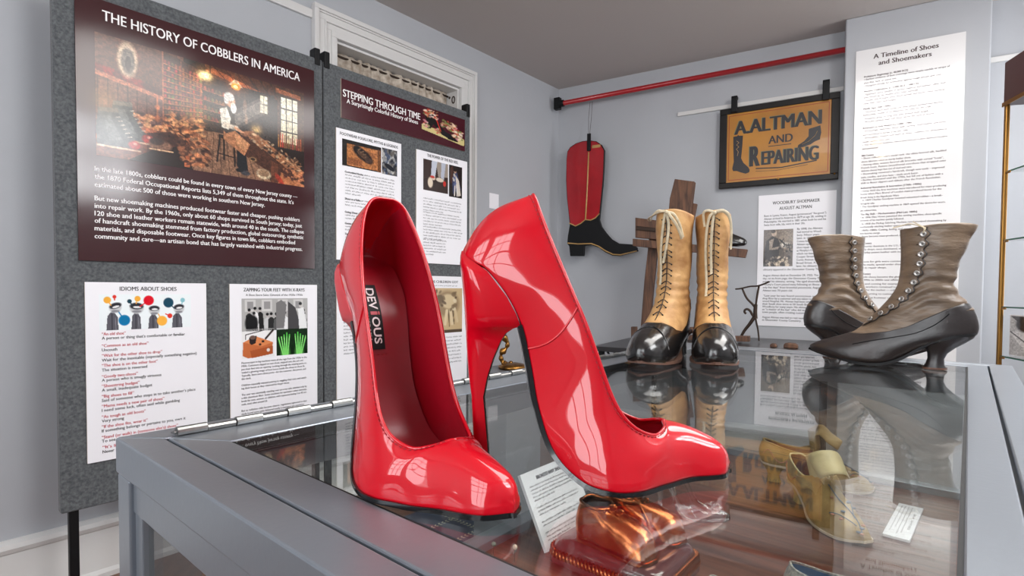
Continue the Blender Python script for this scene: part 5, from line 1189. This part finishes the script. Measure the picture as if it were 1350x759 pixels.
# wrought iron last holder
FI = FB.off(.36); sc, ox, oy = 5.84, 920, 360
a0 = FI.loc(1001, 456)
e = thing('iron_stand', 'dark wrought-iron shoe stand with curled arm and curved top, right of the boots', 'stand', FI.w(a0[0], 0, TZ), FB.rz)
def itube(P, w, name, r0=None):
    Q = [FI.loc(ox+x/sc, oy+y/sc) for x, y in P]; Q = [(x-a0[0], 0, max(z-TZ, .008)) for x, z in Q]
    sm = [Vector(crv(Q, i/5)) for i in range((len(Q)-1)*5+1)]
    mb = MB(); mb.tube(sm, [w[0]+(w[1]-w[0])*i/(len(sm)-1) for i in range(len(sm))], 10, flat=.8, up=(0, 1, 0)); return mb.build(name, m_iron, e, smooth=True)
itube([(288, 122), (330, 118), (400, 102), (460, 98), (510, 82), (552, 64)], (.0045, .0050), 'curved_plate')
itube([(470, 100), (456, 180), (446, 260), (446, 350), (462, 430), (470, 500), (470, 556)], (.0060, .0042), 'upright')
itube([(342, 118), (375, 190), (418, 235), (440, 262)], (.0055, .007), 'arm')
itube([(440, 330), (400, 390), (360, 440), (330, 492), (318, 556)], (.011, .006), 'leg')
itube([(372, 312), (360, 300), (362, 284), (380, 276), (402, 290), (420, 320), (440, 345)], (.0062, .0075), 'curl')
itube([(446, 240), (442, 290), (444, 350)], (.010, .012), 'stem')
# two wooden heel blocks peeking above the case edge
for (x0, x1, yt, lb) in ((1015, 1024, 452.8, 'small round brown wooden block peeking above the case edge beside the iron stand'), (1033, 1052, 451.8, 'longer brown wooden block peeking above the case edge, nearer the button boots')):
    FK = FB.off(.62); a, c = FK.loc(x0, yt), FK.loc(x1, yt); w_ = c[0]-a[0]; h_ = a[1]-TZ
    o = MB().prism([(0, 0), (w_*1.0, 0), (w_*1.0, h_*.6), (w_*.8, h_*.95), (w_*.3, h_), (w_*.05, h_*.85), (0, h_*.5)], 0, .05).build('wooden_block', m_wood, None, bevel=.004, bseg=3)
    o.location = FK.w(a[0], 0, TZ); o.rotation_euler = (0, 0, FB.rz); tag(o, lb, 'block')
# bronze ornament on a grey pedestal
pz = .74; gp = CAM + (on_z(668, 600, .5)-CAM).normalized()*0; dgo = 2.25
rr_ = ray(670, 470); gp = CAM+rr_*(dgo/rr_.y); 
e = thing('pedestal', 'slim grey pedestal just beyond the hinge side of the case', 'pedestal', (gp.x, gp.y, 0), FL.rz)
MB().box(-.13, .13, -.11, .11, pz-.03, pz).build('pedestal_top', mat('grey_laminate', rgb(96, 98, 102), .4), e, bevel=.003); MB().box(-.11, .11, -.09, .09, .0114, pz-.0305).build('column', mat('grey_laminate_side', rgb(110, 112, 116), .5), e, bevel=.003)
e = thing('bronze_scroll', 'curved gilt bronze ornament glimpsed under the arch of the right red pump', 'ornament', (gp.x, gp.y, pz+.0008), 0)
Q = [(663, 443), (669, 452), (667, 459), (661, 466), (661, 474), (666, 481), (672, 489), (676, 497)]
Q = [on_plane(x, y, gp, Vector((0, 1, 0)))-Vector((gp.x, gp.y, pz)) for x, y in Q]; m_gilt = mat('dark_gilt', rgb(150, 106, 48), .3, metal=.9, bump=.003, bscale=60, c2=rgb(70, 44, 24), vscale=40)
sm = [Vector(crv([tuple(q) for q in Q], i/6)) for i in range((len(Q)-1)*6+1)]
sm = [Vector((v.x, v.y, max(v.z, .022))) for v in sm]
MB().tube(sm, [.010+.005*math.sin(i*.5)*.5+.003*math.sin(i*.9) for i in range(len(sm))], 12).build('scroll', m_gilt, e, smooth=True)
q = sm[-1]; MB().lathe([(0, 0), (.06, 0), (.062, .012), (.045, .02), (.03, q.z*.6+.01), (.016, q.z+.004), (0, q.z+.004)], 24, (q.x, q.y, 0)).build('foot', m_gilt, e, smooth=True)

# glass cabinet at far right
gd_ = -hdir(870, 385); gc = CAM+ray(1323, 140)*2.15; FG = Frame(gc, gd_); g0 = FG.loc(1322.5, 140); g1 = FG.loc(1322.5, 84); gx = FG.loc(1323.5, 140)[0]; gw = .62; gd = .36
e = thing('glass_cabinet', 'tall brass-framed glass cabinet with brown top at the far right edge', 'cabinet', FG.w(gx, 0, 0), FG.rz)
ztop, zlow = g1[1], g0[1]
MB().box(-.004, gw, 0, gd, zlow, ztop).build('crown', mat('dark_brown_laminate', rgb(66, 34, 34), .35), e, bevel=.003)
MB().box(-.004, gw, 0, gd, 0, .55).build('plinth', mat('dark_brown_plinth', rgb(66, 40, 38), .4), e, bevel=.003)
for x in (0, gw-.02):
    for y in (.0, gd-.02): MB().box(x, x+.015, y, y+.015, .5505, zlow-.0005).build('brass_post', m_brass, e, bevel=.003)
MB().box(-.006, gw+.002, -.004, -.0005, zlow-.004, zlow+.012).build('brass_trim', m_brass, e)
m_green = mat('glass_edge', rgb(70, 110, 96), .15)
for yy in (225, 315, 404, 470):
    z_ = FG.loc(1326, yy)[1]; MB().box(.022, gw-.022, .008, gd-.01, z_-.006, z_).build('glass_shelf', [m_glass], e)
    MB().box(.022, gw-.022, .0055, .0078, z_-.006, z_).build('shelf_edge', m_green, e); MB().box(.0185, .05, .003, .0053, z_-.012, z_-.003).build('shelf_peg', m_brass, e, bevel=.001)
MB().box(.0185, gw-.0205, .003, .0052, .56, zlow-.01).build('front_glass', m_glass, e) if False else None
def pic_bw():
    c = Canvas(70, 90, (206, 204, 204)); c.poly([(0, 0), (.5, 0), (1, .5), (1, .6)], (90, 88, 90)); c.poly([(0, .45), (.4, .3), (1, .8), (.9, 1), (.5, .85)], (236, 234, 234)); c.line(0, .4, 1, .9, .02, (120, 118, 120)); c.ell(.5, .2, .3, .2, (60, 58, 60)); c.noise(.2, 3); return c
FG2 = FG.off(-.05); 
b = Board('shoe_photograph', 'black-and-white photograph standing inside the glass cabinet', 'photograph', FG2, (1333, 418), (1378, 414), (1331, 490), m_paper, .004, zbot=FG.loc(1326, 470)[1]+.0012)
cv = pic_bw(); cv.mesh('picture', .004, b.wd-.004, .004, b.h-.004, -.0046, b.e)

# ------------------------------------------------------------------ the rug
rx0, rx1, ry0, ry1 = -2.25, -.95, -1.75, -.44
m_rug = mat('slate_rug', rgb(74, 84, 104), .95, bump=.002, bscale=200, var=.15, vscale=90)
o = MB().box(0, rx1-rx0, ry0, ry1, .0, .010).build('rug_base', m_rug, None, bevel=.003)
e = thing('rug', 'slate blue rug with a cream leaf trellis on the floor by the display board', 'rug', FL.w(rx0, 0, 0), FL.rz); o.parent = e
mb = MB(); stp = .17
def leafline(x0, y0, x1, y1):
    L_ = math.hypot(x1-x0, y1-y0); n = int(L_/.021); ux, uy = (x1-x0)/L_, (y1-y0)/L_
    for i in range(n):
        cx, cy = x0+ux*L_*(i+.5)/n, y0+uy*L_*(i+.5)/n
        for sgn in (1, -1):
            a = math.atan2(uy, ux)+sgn*.75; la = .019; lw = .0052; dx, dy = math.cos(a), math.sin(a); o_ = len(mb.v)
            mb.add([(cx, cy, .0106), (cx+dx*la*.5-dy*lw, cy+dy*la*.5+dx*lw, .0106), (cx+dx*la, cy+dy*la, .0106), (cx+dx*la*.5+dy*lw, cy+dy*la*.5-dx*lw, .0106)], [(0, 3, 2, 1)])
x = .08
while x < rx1-rx0-.05: leafline(x, ry0+.05, x, ry1-.04); x += stp
y = ry0+.1
while y < ry1-.03: leafline(.05, y, rx1-rx0-.05, y); y += stp
mb.build('leaf_trellis', mat('cream_leaf', rgb(176, 176, 158), .95), e)

# ------------------------------------------------------------------ inside the case
def dk(x, y, z=0): return on_z(x, y, ZD+z)
# label card leaning behind the bronzed shoes
P0 = dk(721, 731); wd_, ht_ = .125, .105; th = math.radians(27)
c_ = bpy.data.objects.new('leaning_card', None); COL.objects.link(c_)
tag(c_, 'white text card leaning back behind the bronzed baby shoes', 'card'); c_.location = (P0.x, P0.y, ZD+.0030); az = math.atan2(UC.y, UC.x); c_.rotation_euler = (-th*1.0, 0, az)
MB().box(0, wd_, 0, .005, 0, ht_).build('card_board', m_paper, c_)
mb = MB(); put_text(mb, 'BRONZED BABY SHOES', wd_*.24, ht_*.87, ht_*.07, wd_*.50, bold=.03, y=-.0006)
rr = random.Random(4)
for i, fr_ in enumerate((1, 1, .98, .9, .45, 0, 1, .96, .6, 0, .98, .94, 0, .95, .9, .5)):
    if fr_: scribble(mb, wd_*.08, ht_*(.80-.046*i), wd_*.84*fr_, ht_*.028, y=-.0006, seed=i+50)
mb.build('printed_text', m_ink, c_)
# bronzed baby shoes
Pb = dk(822, 742); rb = math.atan2(VC.y, VC.x)+.0
e = thing('bronzed_baby_shoes', 'pair of bronzed baby shoes mounted on a plum base with rope moulding', 'baby shoes', (Pb.x, Pb.y, ZD+.0008), rb)
def rrect(a, b_, r, n=8):
    P = []
    for cx, cy, a0_ in ((a-r, b_-r, 0), (-a+r, b_-r, PI/2), (-a+r, -b_+r, PI), (a-r, -b_+r, 1.5*PI)):
        for i in range(n+1): t = a0_+PI/2*i/n; P.append((cx+r*math.cos(t), cy+r*math.sin(t)))
    return P
rings = []
for k_, z_ in ((1.0, 0), (1.0, .004), (.985, .007)): rings.append([(x*k_, y*k_, z_) for x, y in rrect(.083, .062, .02)])
mb = MB().grid(rings, cv=True, flip=True); mb.f.append(tuple(range(len(mb.v)-36, len(mb.v)))); mb.mi.append(0); mb.build('base_plate', m_plum, e, smooth=False, auto=.6)
rings = [[(x*k_, y*k_, z_) for x, y in rrect(.083, .062, .02)] for k_, z_ in ((.95, .007), (.94, .020), (.90, .026), (.86, .0285), (.60, .029), (0.01, .029))]
MB().grid(rings, cv=True, flip=True).build('base_top', m_plum, e, smooth=True)
mb = MB(); pr_ = rrect(.0825, .0615, .02, 6); tot = []
for i in range(len(pr_)):
    a, b2 = Vector((*pr_[i], 0)), Vector((*pr_[(i+1) % len(pr_)], 0)); l = (b2-a).length; n = max(1, int(l/.0055)) if l > .004 else 0
    for j in range(n): tot.append((a+(b2-a)*(j+.5)/n, (b2-a).normalized()))
for p, t in tot: mb.tube([p*.985+t*.003+Vector((0, 0, .008)), p*.97-t*.003+Vector((0, 0, .018))], .0034, 6)
mb.build('rope_moulding', m_bronze, e, smooth=True)
BF = [(0, .003, 0), (.002, .003, .012), (.012, .003, .0195), (.03, .003, .0205), (.055, .003, .0235), (.080, .003, .0265), (.097, .003, .0245), (.106, .0035, .0165), (.110, .004, 0)]
BT = [(.004, .050, 0), (.006, .051, .0105), (.014, .050, .0165), (.026, .049, .0185), (.038, .048, .0155), (.049, .046, 0), (.078, .040, 0), (.099, .031, 0), (.1095, .013, 0)]
for sd_, (x, y, az_) in enumerate(((-.052, -.022, .0), (-.045, .030, .10))):
    L_ = Last(BF, BT, 5, side=1 if sd_ else -1, bend=.005, back=(-1, .1), back_bulge=.004, bulge=.003)
    sh = thing('baby_shoe', None, None, (x, y, .0292), az_); sh.parent = e; sh['label'] = 'bronzed baby shoe nearer the camera' if sd_ == 0 else 'bronzed baby shoe at the back with its loose strap'
    mb = MB(); sheet(mb, L_, 0, 60, 14, False); o = mb.build('upper', m_bronze, sh, smooth=True, solid=.0014); weld(o)
    mb = MB(); sole_slab(mb, L_, .0016, .0005, .003, 40); mb.build('sole', m_bronze, sh, auto=.8)
    rim = [L_.pt(5*i/40, 1, 1) for i in range(41)]+[L_.pt(5*i/40, 1, -1) for i in range(39, 0, -1)]; MB().tube(rim, .0022, 8, closed=True).build('collar', m_bronze, sh, smooth=True)
    mb = MB()
    for j in range(3):
        p = Vector(L_.pt(4.4+.45*j, .86, -1)); q_ = Vector(L_.pt(4.4+.45*j, .86, 1)); m_ = (p+q_)/2+Vector((0, 0, .004)); mb.tube([p, m_, q_], .0022, 6)
        for u_ in (p, q_): mb.tube([u_+Vector((.002*math.cos(t), .0, .002*math.sin(t))) for t in [2*PI*i/8 for i in range(8)]], .0007, 5, closed=True)
    mb.build('laces', m_bronze, sh, smooth=True)
    if sd_: MB().tube([Vector(L_.pt(3.6, .9, -1)), Vector((.06, -.03, .05)), Vector((.075, -.04, .035)), Vector((.085, -.043, .008)), Vector((.078, -.042, .002))], .0034, 8, flat=.4, up=(0, 1, 0)).build('strap', m_bronze, sh, smooth=True)
    L2 = Last(BF, BT, 5, side=1 if sd_ else -1, bend=.005, back=(-1, .1)); rows = [[(crv(BF, .2+7.3*i/24)[0], L2.c(crv(BF, .2+7.3*i/24)[0])+q_*max(crv(BF, .2+7.3*i/24)[2]-.002, .0005), .006) for q_ in (-1, 0, 1)] for i in range(25)]; MB().grid(rows).build('insole', m_holeblack, sh)
# glass slipper
d = Vector((.86, -.35, 0)).normalized(); tp_ = dk(962, 688); S_ = .62*KS; h_ = tp_-d*.2085*S_
e = thing('glass_slipper', 'clear glass high-heeled slipper lying under the toe of the right pump', 'shoe', (h_.x, h_.y, ZD+.0022), math.atan2(d.y, d.x))
SF = [(a, b_*.62, c) for a, b_, c in PF]; ST = [(a, b_*.72, c) for a, b_, c in PT]
L_ = Last(SF, ST, 13, side=1, scale=S_, wk=1.15, wt=1.15); mb = MB(); sheet(mb, L_, 0, 60, 14, False); o = mb.build('slipper_body', m_crystal, e, smooth=True, solid=.0035, soff=-1); weld(o, .0001)
mb = MB(); sole_slab(mb, L_, .0006, .002, .002, 50, k0=.3); mb.build('slipper_sole', m_crystal, e, auto=.8)
mb = MB().lathe([(0, 0), (.0042, 0), (.0034, .02), (.0055, .05), (.011, .062), (0, .066)], 14, (-.004, 0, -.0018)); mb.build('slipper_heel', m_crystal, e, smooth=True)
c0_ = Vector(L_.pt(13.2, 1, 1)); mb = MB()
for a_ in range(6): mb.ball((c0_.x+.008*math.cos(a_*1.05), c0_.y+.010*math.sin(a_*1.05), c0_.z+.002), .006, 8, sz=.6)
mb.ball(tuple(c0_+Vector((0, 0, .005))), .005, 8); mb.build('slipper_rosette', m_crystal, e, smooth=True)
# silk brocade shoes
YF = [(0, .042, 0), (.003, .042, .012), (.02, .040, .021), (.05, .036, .021), (.08, .018, .0215), (.11, .005, .029), (.15, .003, .033), (.185, .004, .029), (.204, .007, .018), (.212, .009, 0)]
YT = [(.004, .088, 0), (.006, .088, .011), (.022, .083, .018), (.052, .074, .022), (.080, .070, .0225), (.098, .072, .014), (.106, .074, 0), (.150, .053, 0), (.192, .030, 0), (.2115, .014, 0)]
def silk_shoe(label, heel, d, side, m_body, m_top, flower, name='brocade_shoe', sc=1.0, grp=None, inner=None):
    d = Vector((*d, 0)).normalized(); e = thing(name, label, 'shoe', (heel.x, heel.y, ZD+.0012), math.atan2(d.y, d.x), grp)
    L_ = Last(YF, YT, 6, side=side, bend=.008, bend_from=.6, back=(-1, .15), back_bulge=.007, bulge=.003, scale=sc)
    mb = MB(); sheet(mb, L_, 0, 80, 16, False); o = mb.build('upper', m_body, e, smooth=True, solid=.0014); weld(o); relax(o, lambda c: c.x > .09*sc and c.z > .02*sc, 8)
    mb = MB(); sheet(mb, L_, .0022, 50, 10, True, k1=9, v1=.97); o = mb.build('lining', inner or mat('dark_red_lining', rgb(110, 52, 44), .8), e, smooth=True); weld(o)
    mb = MB(); sole_slab(mb, L_, .0018, .0008, .0028, 50); mb.build('sole', m_cream if name == 'brocade_shoe' else m_leatheredge, e, auto=.8)
    rim = [L_.pt(6*i/50, 1, 1) for i in range(51)]+[L_.pt(6*i/50, 1, -1) for i in range(49, 0, -1)]; MB().tube(rim, .0016*sc, 8, closed=True).build('edge_binding', m_top, e, smooth=True)
    hb_ = boot_heel([tuple(v*sc for v in r) for r in ((-.0005, .012, .040, .011), (.004, .012, .039, .0108), (.014, .014, .036, .0098), (.026, .009, .042, .013), (.034, .003, .052, .018), (.0395, .001, .056, .0205))]); hb_.build('heel', m_body, e, smooth=True, auto=.7)
    if flower:
        # standing tongue folded forward, side latchet, painted sprig on the toe
        rows = []
        for i in range(17):
            t = i/16; x = .098-.004*math.sin(t*PI)+.040*max(0, t-.42)*1.5; z = .071+.040*math.sin(min(1, t*1.35)*PI*.62)-.052*max(0, t-.55); w_ = .017+.008*math.sin(t*PI*.8)
            rows.append([(x-.010*abs(q_)**2*1.2, q_*w_, z-.012*abs(q_)**2.5) for q_ in [j/5-1 for j in range(11)]])
        MB().grid(rows).build('tongue', m_top, e, smooth=True, solid=.0012, soff=0)
        for sg in (-1, 1):
            rows = [[Vector(L_.pt(3.4+2.9*i/16, .55+.43*j/6*(1-.3*abs(i/16-.6)), sg))+Vector((.002*i/16, sg*(.0025+.006*math.sin(PI*i/16)), .006*math.sin(PI*i/16)-(.045*smooth(9, 16, i) if sg*side > 0 else .004)*(1-j/6*.7))) for j in range(7)] for i in range(17)]
            MB().grid(rows, flip=sg > 0).build('latchet', m_body, e, smooth=True, solid=.0012, soff=0)
        def onv(k, v, sg): return Vector(L_.pt(k, v, sg))+Vector((0, 0, .0012))
        mb = MB(); mb.tube([onv(8.6-2.2*t, .96-.1*math.sin(t*5), 1) for t in [i/20 for i in range(21)]], .0008, 5)
        mb.tube([onv(8.2-1.2*t, .95-.55*t, -1) for t in [i/10 for i in range(11)]], .0007, 5); mb.tube([onv(7.8-1.2*t, .93-.5*t, 1) for t in [i/10 for i in range(11)]], .0007, 5)
        for k, v, sg in ((7.0, .70, 1), (6.85, .62, 1), (7.1, .58, 1), (7.5, .85, -1), (8.3, .8, 1), (8.5, .7, -1)): mb.ball(tuple(onv(k, v, sg)), .0034, 8, sz=.35)
        mb.build('embroidery', m_embroid, e, smooth=True)
        mb = MB()
        for k, v, sg in ((7.2, .45, -1), (8.0, .6, 1), (7.6, .55, -1), (6.9, .85, -1), (8.7, .9, -1)): mb.ball(tuple(onv(k, v, sg)), .0030, 8, sz=.35)
        for sg in (-1, 1): mb.tube([Vector(L_.pt(1.2+2.2*i/16, .45+.25*math.sin(i*.5), sg))+Vector((0, sg*.0006, 0)) for i in range(17)], .0009, 5)
        mb.build('pink_embroidery', m_embroid2, e, smooth=True)
    return e
hA = dk(1046, 655); silk_shoe('yellow silk buckle shoe in front, its pale toe with a blue flower sprig', hA, (-.02, -1), 1, m_brocade, m_brocade2, True, grp='yellow silk shoes in the case', sc=.86)
hB_ = dk(1003, 632); silk_shoe('yellow silk buckle shoe behind, heel at the left and toe hidden', hB_, (.95, -.30), -1, m_brocade, m_brocade, True, grp='yellow silk shoes in the case', sc=.86)
hC = Vector((.288, .550, 0)); silk_shoe('bead-covered shoe with blue satin inside, at the bottom edge right of the lamp reflection', hC, (.97, -.24), 1, m_bead, m_bead, False, name='beaded_shoe', sc=.8, grp='beaded shoes in the case', inner=m_bluesilk)
hD = Vector((.206, .556, 0)); silk_shoe('bead-covered shoe whose rim only peeks in at the bottom edge, left of the other', hD, (.78, -.62), -1, m_bead, m_bead, False, name='beaded_shoe', sc=.62, grp='beaded shoes in the case', inner=m_bluesilk)
# little label
Q = [dk(x, y, .004) for x, y in ((1179, 662), (1211, 669), (1207, 715), (1170, 705))]
cx_ = sum(Q, Vector())/4; ux = ((Q[1]-Q[0])+(Q[2]-Q[3])).normalized(); lw_ = ((Q[1]-Q[0]).length+(Q[2]-Q[3]).length)/2; lh_ = ((Q[3]-Q[0]).length+(Q[2]-Q[1]).length)/2
e = thing('case_label', 'small white label lying in the case below the brown boots', 'label', (cx_.x, cx_.y, ZD+.0008), math.atan2(ux.y, ux.x))
MB().box(-lw_/2, lw_/2, -lh_/2, lh_/2, 0, .004).build('label_block', m_paper, e, bevel=.0005)
mb = MB()
for i, (w_, t_) in enumerate(((.5, 'SILK SHOES'), (.8, None), (.86, None), (.7, None), (.8, None))):
    m2 = MB()
    if t_: put_text(m2, t_, -lh_*.25, lw_*.26, lw_*.12, lh_*.5, bold=.02)
    else: scribble(m2, -lh_*.42, lw_*(.22-.14*i), lh_*w_, lw_*.07, seed=80+i)
    o_ = len(mb.v); mb.add([(z, -x, .0046) for x, y, z in m2.v], m2.f)
mb.build('printed_text', m_ink, e)
# pearl-headed pins
for (x, y, c_, lb) in ((650, 737, (96, 120, 108), 'pin with a small green pearl head stuck near the case edge'), (678, 741, (214, 190, 170), 'pin with a small cream pearl head beside the green one')):
    q = dk(x, y); e = thing('pearl_headed_pin', lb, 'pin', (q.x, q.y, ZD))
    MB().tube([(0, 0, 0), (.0008, 0, .018)], .0005, 6).build('pin_shaft', m_hinge, e); MB().ball((.0008, 0, .020), .0034, 12).build('pearl_head', mat('pearl', rgb(*c_), .2, coat=.6), e, smooth=True)
